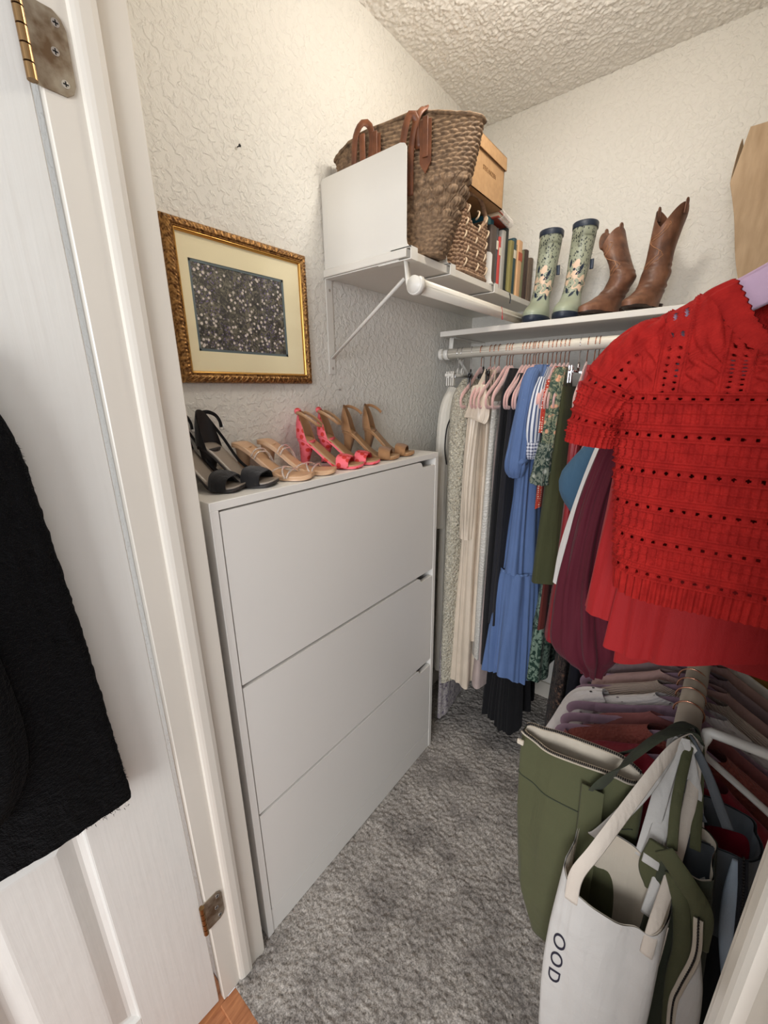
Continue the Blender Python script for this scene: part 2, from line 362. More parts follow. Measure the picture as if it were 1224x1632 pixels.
bracket((.12, B-.001, BZ-.0195), -PI/2, 'white bracket of the back shelf hidden behind the red sweater', B-RY2, BZ-.0195-RZ2, .27)
RXU, RZU = .080, 1.708
rod('hanging_rod', (RXU, .50, RZU), (RXU, 1.49, RZU), .0165, 'upper right rod above the red sweater')
bracket((RW-.001, .53, SZ-.0195), PI, 'white bracket under the near end of the right shelf', RW-RXU, SZ-.0195-RZU, .28)
RXL, RZL, RYL = .048, .905, .735
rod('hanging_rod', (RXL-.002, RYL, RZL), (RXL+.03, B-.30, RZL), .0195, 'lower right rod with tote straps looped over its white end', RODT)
# shelf dividers clipped on the left shelf
def divider(y, label, hg=.217):
    t = thing('shelf_divider', label, 'divider', (W+.004, y, SZ))
    x1 = SX-W-.004
    pol = [(0, 0), (0, hg-.006), (.006, hg), (x1-.002-.018, hg), (x1-.008, hg-.004), (x1-.002, hg-.012), (x1-.002, .020), (x1, .010), (x1+.006, .004), (x1+.014, .003), (x1+.014, .0005), (0, .0005)]
    link('panel', mesh([prism([(p[0], p[1]) for p in pol], 1, 0, .0022)], False), PLAST.m, t)
    cl = [(x1-.05, .0015), (x1+.010, .0015), (x1+.0105, -.010), (x1+.0105, -.0225), (x1-.02, -.0225), (x1-.09, -.0225)]
    P = np.array([[(x, yy, z) for yy in (0, .028)] for x, z in cl]); Q = np.array([[(x+(.0025 if i in (1, 2, 3) else 0), yy, z+(.0022 if i < 2 else (-.0022 if i > 2 else 0))) for yy in (0, .028)] for i, (x, z) in enumerate(cl)])
    ring = np.concatenate([P, Q[:, ::-1]], 1); link('shelf_clip', mesh([grid(ring, True, True, True)], False), PLAST.m, t); return t
divider(SY+.005, 'large white shelf divider standing at the near end of the left shelf')
divider(1.108, 'white shelf divider between the large straw tote and the small basket', .15)
divider(1.394, 'white shelf divider between the small basket and the books', .10)

# ------------------------------------------------------------------ framed picture
GOLD = Mt('antique_gold', srgb(150, 104, 58), .38, Metallic=.75); GOLD.color(GOLD.ramp(GOLD.noise(160, detail=4), [(.35, srgb(92, 58, 30)), (.62, srgb(186, 140, 84))])); GOLD.bump(GOLD.noise(500), .0004)
GOLD2 = Mt('bright_gold', srgb(204, 158, 84), .28, Metallic=.85)
MATB = Mt('cream_mat', srgb(250, 238, 200), .9); MATC = Mt('blue_grey_mat', srgb(104, 118, 122), .9)
PRN = Mt('flower_print', (.1, .1, .1, 1), .5)
bg = PRN.ramp(PRN.noise(70, detail=8, dist=1.5, rough=.75), [(.34, srgb(24, 22, 28)), (.48, srgb(56, 54, 50)), (.60, srgb(134, 128, 108)), (.72, srgb(70, 58, 100))])
v1 = PRN.ramp(PRN.vor(95, sc=(1, 1, 1)), [(.0, (1, 1, 1, 1)), (.26, (1, 1, 1, 1)), (.36, (0, 0, 0, 1))])
m1 = PRN.ramp(PRN.noise(22, detail=2), [(.34, (0, 0, 0, 1)), (.46, (1, 1, 1, 1))])
v2 = PRN.ramp(PRN.vor(170), [(.0, (1, 1, 1, 1)), (.22, (1, 1, 1, 1)), (.30, (0, 0, 0, 1))])
c1 = PRN.mix(PRN.mix(1, v2, PRN.ramp(PRN.noise(18, detail=2), [(.40, (0, 0, 0, 1)), (.55, (1, 1, 1, 1))]), 'MULTIPLY'), bg, srgb(120, 104, 160))
PRN.color(PRN.mix(PRN.mix(1, v1, m1, 'MULTIPLY'), c1, srgb(226, 216, 208)))
GLASS = bpy.data.materials.new('picture_glass'); GLASS.use_nodes = True
g_n, g_l = GLASS.node_tree.nodes, GLASS.node_tree.links; g_n.remove(g_n['Principled BSDF'])
g_t = g_n.new('ShaderNodeBsdfTransparent'); g_g = g_n.new('ShaderNodeBsdfGlossy'); g_g.inputs['Roughness'].default_value = .03
g_w = g_n.new('ShaderNodeLayerWeight'); g_w.inputs[0].default_value = .5; g_p = g_n.new('ShaderNodeMath'); g_p.operation = 'POWER'; g_l.new(g_w.outputs['Facing'], g_p.inputs[0]); g_p.inputs[1].default_value = 4
g_f = g_n.new('ShaderNodeMath'); g_f.operation = 'MULTIPLY_ADD'; g_l.new(g_p.outputs[0], g_f.inputs[0]); g_f.inputs[1].default_value = .5; g_f.inputs[2].default_value = .02; g_m = g_n.new('ShaderNodeMixShader')
g_l.new(g_f.outputs[0], g_m.inputs[0]); g_l.new(g_t.outputs[0], g_m.inputs[1]); g_l.new(g_g.outputs[0], g_m.inputs[2]); g_l.new(g_m.outputs[0], g_n['Material Output'].inputs[0])
PY0, PY1, PZ0, PZ1 = .462, .840, 1.513, 1.842
pf = thing('framed_picture', 'ornate gold-framed print of wildflowers with cream mat on the left wall', 'picture', (W+.001, PY0, PZ0))
pw, ph = PY1-PY0, PZ1-PZ0; mw = .0275
def moulding(ins_d, mat, name, relief_=True):
    out = []
    corners = [(0, 0), (pw, 0), (pw, ph), (0, ph)]; inw = [(1, 1), (-1, 1), (-1, -1), (1, -1)]
    for k in range(4):
        a, b = np.array(corners[k], float), np.array(corners[(k+1) % 4], float); ia, ib = np.array(inw[k]), np.array(inw[(k+1) % 4])
        L = np.linalg.norm(b-a); n = int(L/.0016); rows = []
        for j in range(n+1):
            f_ = j/n; s_ = (f_-.5)*L; row = []
            for ins, dep in ins_d:
                p = (a+ia*ins)*(1-f_)+(b+ib*ins)*f_; dd = dep
                if relief_ and .0035 < ins < .0155:
                    q = (ins-.0095)/.006; ph_ = s_*2*PI/.017
                    dd += .0013*(math.sin(ph_+2.4*abs(q))*math.cos(2.2*q))+.0009*math.sin(2*ph_-3*q)
                if relief_ and ins > .0185 and ins < .0205: dd += .0010*math.sin(s_*2*PI/.0055)
                row.append((dd, p[0], p[1]))
            rows.append(row)
        out.append(grid(rows))
    return link(name, mesh(out), mat, pf)
prof = [(0, 0), (0, .006), (.0015, .010), (.003, .0125)]+[(.004+i*.0012, .0135+.0045*math.sin(i/10*PI*.6)) for i in range(10)]+[(.0165, .0165), (.0178, .0140), (.0185, .0150), (.0192, .0162), (.0199, .0160), (.0205, .0142), (.0212, .0135)]
moulding(prof, GOLD.m, 'frame')
moulding([(.0212, .0135), (.0222, .0150), (.0235, .0145), (.0265, .0085), (.0265, .005)], GOLD2.m, 'inner_lip', False)
link('backing', mesh([boxv((.0, .004, .004), (.004, pw-.004, ph-.004))], False), KRAFT.m, pf)
iy0, iy1, iz0, iz1 = .048, .300, .070, .257
link('mat_board', mesh([boxv((.004, mw-.002, mw-.002), (.0075, iy0, ph-mw+.002)), boxv((.004, iy1, mw-.002), (.0075, pw-mw+.002, ph-mw+.002)), boxv((.004, iy0, mw-.002), (.0075, iy1, iz0)), boxv((.004, iy0, iz1), (.0075, iy1, ph-mw+.002))], False), MATB.m, pf)
b4 = .0055
link('inner_mat', mesh([boxv((.004, iy0, iz0), (.0063, iy0+b4, iz1)), boxv((.004, iy1-b4, iz0), (.0063, iy1, iz1)), boxv((.004, iy0, iz0), (.0063, iy1, iz0+b4)), boxv((.004, iy0, iz1-b4), (.0063, iy1, iz1))], False), MATC.m, pf)
link('print', mesh([boxv((.004, iy0+b4-.001, iz0+b4-.001), (.0052, iy1-b4+.001, iz1-b4+.001))], False), PRN.m, pf)
link('glass', mesh([boxv((.0084, mw-.002, mw-.002), (.0096, pw-mw+.002, ph-mw+.002))], False), GLASS, pf)
for y_, z_, l_ in ((.668, 2.024, 'small black nail in the wall above the picture'), (.954, 1.497, 'small nail in the wall below the shelf bracket')):
    t = tag(link('wall_nail', mesh([tube([(0, 0, 0), (.006, 0, 0), (.0062, 0, 0, ), (.008, 0, 0)], .0012, 4, 8, smooth=False), tube([(.0075, 0, 0), (.009, 0, 0)], .003, 2, 10, smooth=False)]), BLACKP.m if z_ > 1.6 else CHROME.m, None, (W, y_, z_)), l_, 'nail')

# ------------------------------------------------------------------ high-heeled sandals
SUEDE = fabric('black_suede', srgb(26, 24, 25), .9, .1, 900, .3); SILV = Mt('grey_satin_insole', srgb(150, 138, 126), .32); SOLE = Mt('dark_outsole', srgb(42, 36, 34), .6)
NUDE = paint('nude_leather', srgb(206, 166, 130), .35, .04); TAN = fabric('tan_suede', srgb(158, 116, 78), .75, .1, 900, .2); TANI = paint('tan_insole', srgb(176, 138, 100), .45, .04)
CORAL = Mt('coral_print', srgb(238, 92, 100), .6); CORAL.color(CORAL.mix(CORAL.ramp(CORAL.vor(60, rnd=1), [(.38, (1, 1, 1, 1)), (.44, (0, 0, 0, 1))]), srgb(240, 106, 118), srgb(206, 44, 36))); CORAL.bump(CORAL.noise(1200), .0003)
CLEAR = Mt('clear_strap', (.95, .9, .86, 1), .08); CLEAR.b.inputs['Transmission Weight'].default_value = .75; CLEAR.b.inputs['IOR'].default_value = 1.25
def sandal(kind, mir=1):
    """toe +x, heel back at x=0, sole along x, L = length"""
    L, Hh = .190, {'black': .092, 'nude': .087, 'coral': .082, 'tan': .090}[kind]
    ins, out, up = {'black': (SILV, SOLE, SUEDE), 'nude': (NUDE, NUDE, CLEAR), 'coral': (TANI, CORAL, CORAL), 'tan': (TANI, TAN, TAN)}[kind]
    lab = {'black': 'black suede ankle-strap sandal', 'nude': 'nude square-toe mule with clear straps', 'coral': 'coral and red printed ankle-strap sandal', 'tan': 'tan suede ankle-strap sandal'}[kind]
    t = thing('high_heel_sandal', lab, 'sandal'); toesq = kind in ('nude', 'black')
    st = np.linspace(0, 1, 26)
    def zc(s):
        if s < .10: return Hh
        if s < .66: q = (s-.10)/.56; return .009+(Hh-.009)*(1-q*q*(3-2*q))*(1-.10*math.sin(q*PI))
        return .009+.004*max(0, (s-.86)/.14)**2
    def hw(s):
        a = np.interp(s, [0, .02, .06, .14, .30, .48, .66, .80, .90, .96, .985, 1.0], [.008, .018, .0255, .0290, .027, .027, .035, .036, .032, .0265 if toesq else .021, .022 if toesq else .015, .015 if toesq else .004])
        return a
    def solem(dz0, dz1, grow, name, mat):
        rows = []
        for s in st:
            x, z, h_ = s*L, zc(s), hw(s)+grow; cvy = .004*mir*math.sin(s*PI)
            ring = [(x, cvy+h_*c_, z+(dz1 if s_ > 0 else dz0)+(0 if s_ > 0 else 0)) for c_, s_ in ((-1, -1), (-.6, -1), (0, -1), (.6, -1), (1, -1), (1, 1), (.6, 1), (0, 1), (-.6, 1), (-1, 1))]
            rows.append(ring)
        return link(name, mesh([grid(rows, True, True, True)]), mat.m, t)
    solem(-.0085, -.0015, .0, 'outsole', out); solem(-.0015, .0016, -.0012, 'insole', ins)
    # heel
    hz = Hh-.008
    if kind == 'nude': r0, r1, xo = (.018, .020), (.010, .011), .014
    elif kind == 'coral': r0, r1, xo = (.024, .022), (.010, .010), .008
    else: r0, r1, xo = (.023, .022), (.009, .010), .006
    rows = []
    for q in np.linspace(0, 1, 9):
        e = q**.7; rx, ry = r0[0]*(1-e)+r1[0]*e, r0[1]*(1-e)+r1[1]*e; xc = .020*(1-q)+xo*q+.006
        rows.append([(xc+rx*math.copysign(abs(math.cos(a))**.75, math.cos(a)), ry*math.copysign(abs(math.sin(a))**.75, math.sin(a)), hz*(1-q)+.002*q) for a in np.linspace(0, 2*PI, 16, endpoint=False)])
    link('heel', mesh([grid(rows, True, True, True)]), out.m, t)
    link('heel_tip', mesh([tube([(xo+.006, 0, .0), (xo+.006, 0, .004)], r1[0]+.0005, 2, 12, smooth=False)]), SOLE.m, t)
    if kind != 'nude':
        # heel counter: a cup round the back of the foot, rising to the ankle strap
        ch = {'black': .078, 'coral': .074, 'tan': .076}[kind]
        rows = []; rows2 = []
        for v in np.linspace(0, 1, 10):
            r_, r2 = [], []
            for a in np.linspace(-1, 1, 21):
                ang = PI+a*1.95*(1-.25*v); hgt = ch*v*(1-.62*abs(a)**2); wob = .0035*math.sin(v*PI)
                rr = .0315-.003*v; xx = .027+(.030*(1-.18*v)+wob)*math.cos(ang)+.004*v; base = zc(max(0, xx)/L)
                r_.append((xx, rr*math.sin(ang), base+hgt)); r2.append((xx*.0+.0285+(.0290*(1-.18*v)+wob-.0014)*math.cos(ang)+.004*v-.0010, (rr-.0014)*math.sin(ang), base+hgt))
            rows.append(r_); rows2.append(r2)
        link('heel_counter', mesh([grid(rows)]), out.m if kind != 'black' else SUEDE.m, t)
        link('counter_lining', mesh([grid(rows2)]), (TANI if kind != 'black' else SOLE).m, t)
        zt = Hh+ch-.008; s = mir
        if kind == 'coral': pts = [(.006, -.016, zt), (.018, -.024, zt+.002), (.045, -.026, zt-.012), (.066, -.016, zt-.030), (.070, 0, zt-.036), (.064, .018, zt-.030), (.040, .026, zt-.012), (.018, .024, zt), (.006, .016, zt)]
        elif kind == 'black': pts = [(.005, .015*s, zt), (.016, .023*s, zt+.001), (.032, .026*s, zt-.006), (.042, .026*s, zt-.020), (.044, .026*s, zt-.034)]
        else: pts = [(.005, .015*s, zt), (.018, .024*s, zt+.002), (.036, .028*s, zt-.004), (.052, .028*s, zt-.014), (.060, .026*s, zt-.022)]
        st_ = link('ankle_strap', mesh([tube(pts, .0046, 30, 8, up=(0, 1, .15), ry=.0011)]), (TAN if kind == 'tan' else SUEDE if kind == 'black' else TANI).m, t)
        e = pts[-1]
        link('buckle', mesh([tube([(e[0]-.004, e[1]+.001, e[2]-.005), (e[0]+.006, e[1]+.001, e[2]-.005), (e[0]+.006, e[1]+.001, e[2]+.006), (e[0]-.004, e[1]+.001, e[2]+.006)], .0009, 20, 6, closed=True, smooth=False)]), CHROME.m, st_)
        if kind == 'coral': link('knot', mesh([tube([(.006, -.018, zt+.002, .003, .003), (.004, -.008, zt+.008, .007, .006), (.003, .006, zt+.008, .007, .006), (.006, .018, zt+.001, .003, .003)], 0, 16, 10)]), CORAL.m, t)
        if kind in ('black', 'tan'):
            # side strap from the counter down to the toe
            link('side_strap', mesh([tube([(.010, s*.024, zt-.010), (.040, s*.033, Hh+.012), (.080, s*.033, zc(.44)+.012), (.122, s*.036, .016)], .0040, 26, 8, up=(0, 1, 0), ry=.0011)]), up.m, t) if kind == 'black' else None
    def vamp(x0, x1, hgt, name, mat, n=22):
        rows, rows2 = [], []
        for x in np.linspace(x0, x1, 9):
            h_ = hw(x/L)+.0015; r_, r2 = [], []; hh = hgt*(1-.25*((x-x0)/(x1-x0)))
            bulge = .0025*math.sin((x-x0)/(x1-x0)*PI)
            for a in np.linspace(0, PI, n):
                sgn = math.copysign(1, math.cos(a))
                r_.append((x, (h_+bulge)*sgn*abs(math.cos(a))**.55, zc(x/L)-.004+(hh+bulge)*math.sin(a)**.75)); r2.append((x, (h_-.0015)*sgn*abs(math.cos(a))**.55, zc(x/L)-.004+(hh-.0018)*math.sin(a)**.75))
            rows.append(r_); rows2.append(r2)
        return link(name, mesh([grid(rows), grid([r[::-1] for r in rows2])]), mat.m, t)
    if kind == 'black': vamp(.118, .164, .036, 'toe_strap', SUEDE)
    elif kind == 'tan': vamp(.124, .162, .032, 'toe_strap', TAN)
    elif kind == 'coral': vamp(.120, .156, .031, 'toe_strap', CORAL)
    else:
        def arch(x0, x1, hgt, nm, yy=(-1, 1)):
            pts = []
            for a in np.linspace(0, PI, 12):
                x = x0+(x1-x0)*a/PI; h_ = hw(x/L)+.001; pts.append((x, -h_*math.copysign(abs(math.cos(a))**.7, math.cos(a)), zc(x/L)-.002+hgt*math.sin(a)))
            link(nm, mesh([tube(pts, .0022, 40, 8)]), CLEAR.m, t)
        arch(.056, .078, .026, 'clear_strap'); arch(.062, .084, .025, 'clear_strap'); arch(.098, .136, .019, 'clear_strap'); arch(.134, .104, .018, 'clear_strap'); arch(.138, .146, .015, 'clear_strap')
    return t
def place(t, toe, heel, lab, grp):
    toe, heel = np.array(toe), np.array(heel); d = toe-heel; t.location = (heel[0], heel[1], CT+.0015); t.rotation_euler = (0, 0, math.atan2(d[1], d[0])); f_ = np.linalg.norm(d)/.190
    t.scale = (f_, 1.12, 1); t['label'] = lab; t['group'] = grp
    k = t.scale[0]
    return t
GS = 'high heels lined up on the shoe cabinet'
place(sandal('black', 1), (-.790, .486), (-.925, .405), 'black suede sandal nearest the door jamb, partly hidden by it', GS)
place(sandal('black', 1), (-.772, .560), (-.925, .470), 'black suede sandal with silver insole, beside the nude mules', GS)
place(sandal('nude'), (-.757, .660), (-.925, .553), 'nude mule with clear straps, the one beside the black sandals', GS)
place(sandal('nude'), (-.762, .742), (-.925, .625), 'nude mule with clear straps, the one beside the coral sandals', GS)
place(sandal('coral'), (-.757, .846), (-.922, .757), 'coral print sandal with looped ankle strap, beside the nude mule', GS)
place(sandal('coral'), (-.762, .925), (-.925, .838), 'coral print sandal standing next to the tan pair', GS)
place(sandal('tan', 1), (-.768, 1.030), (-.922, .935), 'tan suede sandal next to the coral pair, strap curling behind its mate', GS)
place(sandal('tan', 1), (-.772, 1.118), (-.926, 1.040), 'tan suede sandal at the far end of the cabinet with buckle dangling', GS)
# ------------------------------------------------------------------ goods on the left shelf
def straw(name, c1, c2):
    t = Mt(name, c1, .75); t.color(t.ramp(t.noise(90, detail=5), [(.3, c2), (.65, c1)])); t.bump(t.noise(600, sc=(1, 1, .4)), .0006); return t
STRAW = straw('seagrass', srgb(146, 118, 90), srgb(88, 68, 50)); STRAW2 = straw('light_rope', srgb(176, 144, 116), srgb(112, 84, 66))
LEATH = Mt('saddle_leather', srgb(118, 66, 38), .4); LEATH.color(LEATH.ramp(LEATH.noise(40), [(.3, srgb(92, 50, 28)), (.7, srgb(126, 74, 44))])); LEATH.bump(LEATH.noise(500), .0002)
CREAMT = Mt('cream_lacing', srgb(214, 190, 160), .6)
def weave(u, v, pu, pv):
    """braid relief: rows pv high, twists pu long, alternate rows mirrored"""
    r = np.floor(v/pv); q = v/pv-r; sgn = np.where(r % 2 == 0, 1, -1)
    ph = (u/pu+sgn*(q-.5)*.55+.5*(r % 2)); s = np.abs(np.sin(PI*ph))
    return np.sqrt(np.clip(np.sin(PI*q), 0, 1))*(.35+.65*s**.7)
def bagbody(t, name, mat, zs, wf, tf, yf, bow, m, n, disp, sq=.75, mouth=None):
    """rings in local x (width), y (thickness)"""
    Z = np.linspace(0, 1, n); th = np.linspace(0, 2*PI, m, endpoint=False); rows = []
    c, s = np.cos(th), np.sin(th); cx = np.sign(c)*np.abs(c)**sq; sx = np.sign(s)*np.abs(s)**sq
    P = np.zeros((n, m, 3))
    for i, z in enumerate(Z):
        P[i, :, 0] = wf(z)*cx; P[i, :, 1] = tf(z)*sx+yf(z, cx); P[i, :, 2] = zs(z, cx)
    d = np.linalg.norm(np.diff(np.concatenate([P, P[:, :1]], 1), axis=1), axis=2); U = np.cumsum(d, 1)-d; U = np.broadcast_to(U.mean(0), U.shape); V = P[:, :, 2]
    N = np.cross(np.roll(P, -1, 1)-np.roll(P, 1, 1), np.gradient(P, axis=0)); N /= np.linalg.norm(N, axis=2)[..., None]+1e-9
    P = P+N*disp(U, V, Z[:, None], cx[None, :])[..., None]
    return link(name, mesh([grid(P, True, True, False)]), mat.m, t), P
tt = thing('straw_tote', 'large woven seagrass tote with brown leather handles on the left shelf', 'bag', (-.742, 1.018, SZ), math.atan2(.256, 1))
def d1(U, V, Z, cx):
    w1 = weave(U, V, .017, .0095)*.0045
    # middle band of round knots with crossed cords
    band = np.clip((V-.075)*60, 0, 1)*np.clip((.172-V)*60, 0, 1)
    r = np.floor((V-.075)/.024); q = (V-.075)/.024-r; a = (U/.034+.5*(r % 2)) % 1-.5
    blob = np.clip(1-((a/.40)**2+((q-.5)/.42)**2), 0, 1)**.5
    cross = np.maximum(0, 1-np.abs(np.abs(a*2)-(np.abs(q-.5)*2*.0+.86))/.14)*.0+np.maximum(0, 1-np.abs((np.abs(a)-.5)+(q-.5)*.45)/.10)*.8
    w2 = .0075*np.maximum(blob, cross)+.0008*np.sin(U*900)
    return w1*(1-band)+w2*band-.002
body, BP = bagbody(tt, 'woven_body', STRAW,
    lambda z, cx: .004+z*(.266+.038*(1-cx**2))+.004*np.sin(cx*7)*z**4,
    lambda z: .112+.088*z**.9+.006*math.sin(z*PI), lambda z: .042+.010*math.sin(z*PI)-.012*z, lambda z, cx: .004*np.sin(cx*6)*z, 0, 520, 190, d1, .62)
# drooping top rim
link('braided_rim', mesh([tube(BP[-1, ::8], .0045, 260, 8, closed=True, smooth=False)]), STRAW.m, tt)
def strap(pts, w_, t_, name, mat, par, up=(0, 1, 0), n=40): return link(name, mesh([tube([(p[0], p[1]-.002, p[2]+.022*min(1, p[2]/.2)) for p in pts], w_, n, 8, up=up, ry=t_, sq=.4)]), mat.m, par)
for (xa, xb, yy, s) in ((-.115, .045, -.042, 1), (-.095, .055, .042, -1)):
    top = .285
    if s == 1:
        a = strap([(xb+.010, yy-.004, .205), (xb+.006, yy-.010, .25), (xb+.002, yy-.016, .268), (xb-.012, yy-.020, .262), (xb-.028, yy-.019, .20), (xb-.036, yy-.020, .11), (xb-.040, yy-.012, .035), (xb-.05, yy-.012, .006)], .0085, .0022, 'handle_strap', LEATH, tt, (0, 1, 0))
        strap([(xb-.010, yy-.006, .12), (xb-.006, yy-.010, .21), (xb+.010, yy-.010, .266), (xb+.022, yy+.012, .290), (xb+.010, yy+.03, .285)], .0080, .0022, 'handle_strap', LEATH, tt, (0, 1, 0))
        strap([(xa-.004, yy-.008, .10), (xa-.002, yy-.012, .20), (xa+.004, yy-.014, .255), (xa+.018, yy-.008, .285), (xa+.032, yy+.002, .288), (xa+.044, yy, .262), (xa+.044, yy-.010, .20), (xa+.040, yy-.012, .10)], .0080, .0022, 'handle_strap', LEATH, tt, (0, 1, 0))
        strap([(xa+.026, yy-.013, .10), (xa+.024, yy-.014, .20), (xa+.022, yy-.012, .262)], .0085, .0022, 'handle_strap', LEATH, tt, (0, 1, 0))
    for xx in (xa+.058, xb+.030):
        if s == 1:
            zt = .222
            tabp = [(xx-.014, zt+.055), (xx-.014, zt-.03), (xx, zt-.052), (xx+.014, zt-.03), (xx+.014, zt+.055)]
            tb = link('handle_tab', mesh([prism(tabp, 1, yy-.014, yy-.0105)], False), LEATH.m, tt)
            link('strap_loop', mesh([boxv((xx-.007, yy-.0175, zt-.02), (xx+.007, yy-.0141, zt+.06), .001)], False), LEATH.m, tb)
# small basket
sb = thing('small_basket', 'small upright tan rope basket with cream lacing between tote and books', 'basket', (-.726, 1.279, SZ), PI/2)
def d2(U, V, Z, cx): return weave(U, V, .015, .0105)*.0055-.002
b2, BP2 = bagbody(sb, 'woven_body', STRAW2, lambda z, cx: .003+z*(.175-.060*np.clip(np.cos(cx*PI*.62)-.25, 0, 1)*z**6*1.2), lambda z: .104-.006*z, lambda z: .058+.004*math.sin(z*PI), lambda z, cx: 0*cx, 0, 420, 120, d2, .45)
link('rope_rim', mesh([tube(BP2[-1, ::7], .0055, 240, 8, closed=True, smooth=False)]), STRAW2.m, sb)
link('rope_base_rim', mesh([tube([(p[0], p[1], .007) for p in BP2[0, ::7]], .0065, 240, 8, closed=True, smooth=False)]), STRAW2.m, sb)
for k, xx in enumerate((-.062, .006, .066)):
    for j in range(5):
        z0 = .020+j*.034; x0 = xx+.009*math.sin(j*2.1+k)
        link('lacing', mesh([tube([(x0-.004, -.056, z0), (x0-.005, -.0635, z0+.004), (x0+.002, -.0645, z0+.018), (x0+.006, -.056, z0+.024)], .0028, 14, 6)]), CREAMT.m, sb)
link('basket_handle', mesh([tube([(-.085, -.045, .17), (-.07, -.053, .195), (-.02, -.056, .215), (.03, -.056, .212), (.080, -.050, .178), (.085, -.045, .168)], .0065, 60, 8)]), STRAW2.m, sb)
# cardboard shoe box with raised lid
bx = thing('cardboard_box', 'tan cardboard box with lid and small print, resting on basket and books', 'box', (-.752, 1.297, 2.0345), 0)
bl, bw, bh = .226, .21, .124
def openbox(l, w_, h, th_, up=True):
    z0, z1 = (0, h); P = [boxv((-w_/2, -l/2, z0 if up else z1-th_), (w_/2, l/2, z0+th_ if up else z1))]
    P += [boxv((-w_/2, -l/2, z0), (-w_/2+th_, l/2, z1)), boxv((w_/2-th_, -l/2, z0), (w_/2, l/2, z1)), boxv((-w_/2, -l/2, z0), (w_/2, -l/2+th_, z1)), boxv((-w_/2, l/2-th_, z0), (w_/2, l/2, z1))]; return P
link('box_body', mesh(openbox(bl, bw, bh, .002), False), CARD.m, bx)
ld = [rotp(p, (0, math.radians(-2.0), 0), (.002, 0, bh-.026)) for p in openbox(bl+.008, bw+.008, .034, .002, False)]
link('lid', mesh(ld, False), CARD.m, bx)
def text(s, size, loc, rot, mat, parent, name='printed_text', thick=.0003, align='CENTER', sx=1, sp_=1):
    c = bpy.data.curves.new('t', 'FONT'); c.body = s; c.size = size; c.space_character = sp_; c.extrude = thick; c.align_x = align; c.align_y = 'CENTER'
    o = bpy.data.objects.new('t', c); C.objects.link(o); bpy.context.view_layer.update()
    me = bpy.data.meshes.new_from_object(o.evaluated_get(bpy.context.evaluated_depsgraph_get())); bpy.data.objects.remove(o)
    o = link(name, me, mat, parent, loc, rot); o.scale = (sx, 1, 1); return o
INKB = Mt('brown_ink', srgb(130, 92, 54), .6); INK = Mt('navy_ink', srgb(28, 26, 44), .7)
text('STEVE MADDEN', .0165, (bw/2+.0004, .012, .066), (PI/2, 0, PI/2), INKB.m, bx, sx=.72)
# books: (y0, y1, height, depth, back-set, cover colour, page colour, label)
def paperm(c): return paint('cover_%d' % RNG.integers(1e6), c, .55, .12)
PAGE = Mt('page_edges', srgb(222, 210, 186), .8); PAGE.bump(PAGE.wave(700, 'Object', 'Y'), .0003)
bks = [(1.4098, 1.4535, .170, .165, .0, (92, 78, 70), 'thick taupe hardback beside the small basket'),
 (1.4554, 1.4747, .172, .16, .003, (84, 84, 86), 'thin slate grey book right of the taupe hardback'),
 (1.4766, 1.4959, .152, .15, .002, (196, 72, 66), 'slim red book among grey books'),
 (1.4978, 1.5277, .176, .17, .0, (176, 172, 164), 'pale grey mottled notebook right of the red book'),
 (1.5328, 1.5595, .192, .16, .004, (38, 44, 42), 'tall dark green-black hardback notebook'),
 (1.5614, 1.5934, .160, .155, -.004, (140, 130, 76), 'olive yellow paperback in front of black notebook'),
 (1.5953, 1.6231, .176, .16, .0, (46, 76, 84), 'dark teal hardback book'),
 (1.625, 1.638, .162, .16, .003, (150, 128, 92), 'very thin tan booklet beside the teal book'),
 (1.6398, 1.6804, .180, .16, .0, (226, 178, 132), 'wide peach coloured book'),
 (1.6822, 1.7111, .158, .15, .002, (128, 128, 96), 'sage green paperback right of the peach book'),
 (1.713, 1.7461, .166, .16, .0, (70, 50, 42), 'dark brown book near the rain boot'),
 (1.7479, 1.7673, .146, .15, .002, (128, 108, 90), 'small taupe paperback near the back wall'),
 (1.7691, 1.8012, .150, .15, .0, (104, 88, 74), 'dusty brown book last in the row')]
for y0, y1, hh, dd, bs, c, lab in bks:
    hh += .010
    t = thing('book', lab, 'book', (-.679-bs, (y0+y1)/2, SZ+.0006), random.uniform(-.01, .01), 'books on the left shelf'); h2 = (y1-y0)/2-.0006; cm = paperm(srgb(*c)).m
    prof_ = [(-dd, -h2), (-.004, -h2), (0, -h2+.004), (.0015, 0), (0, h2-.004), (-.004, h2), (-dd, h2), (-dd, h2-.002), (-.005, h2-.002), (-.002, 0), (-.005, -h2+.002), (-dd, -h2+.002)]
    link('cover', mesh([prism(prof_, 2, 0, hh)], False), cm, t); link('pages', mesh([boxv((-dd+.004, -h2+.002, .003), (-.0055, h2-.002, hh-.003))], False), PAGE.m, t)
    if c[0] in (196, 226, 46, 84): link('spine_band', mesh([boxv((.0002, -h2+.003, hh*.66), (.0018, h2-.003, hh*.80))], False), paperm(srgb(*((236, 226, 205) if c[0] != 226 else (190, 84, 52)))).m, t)
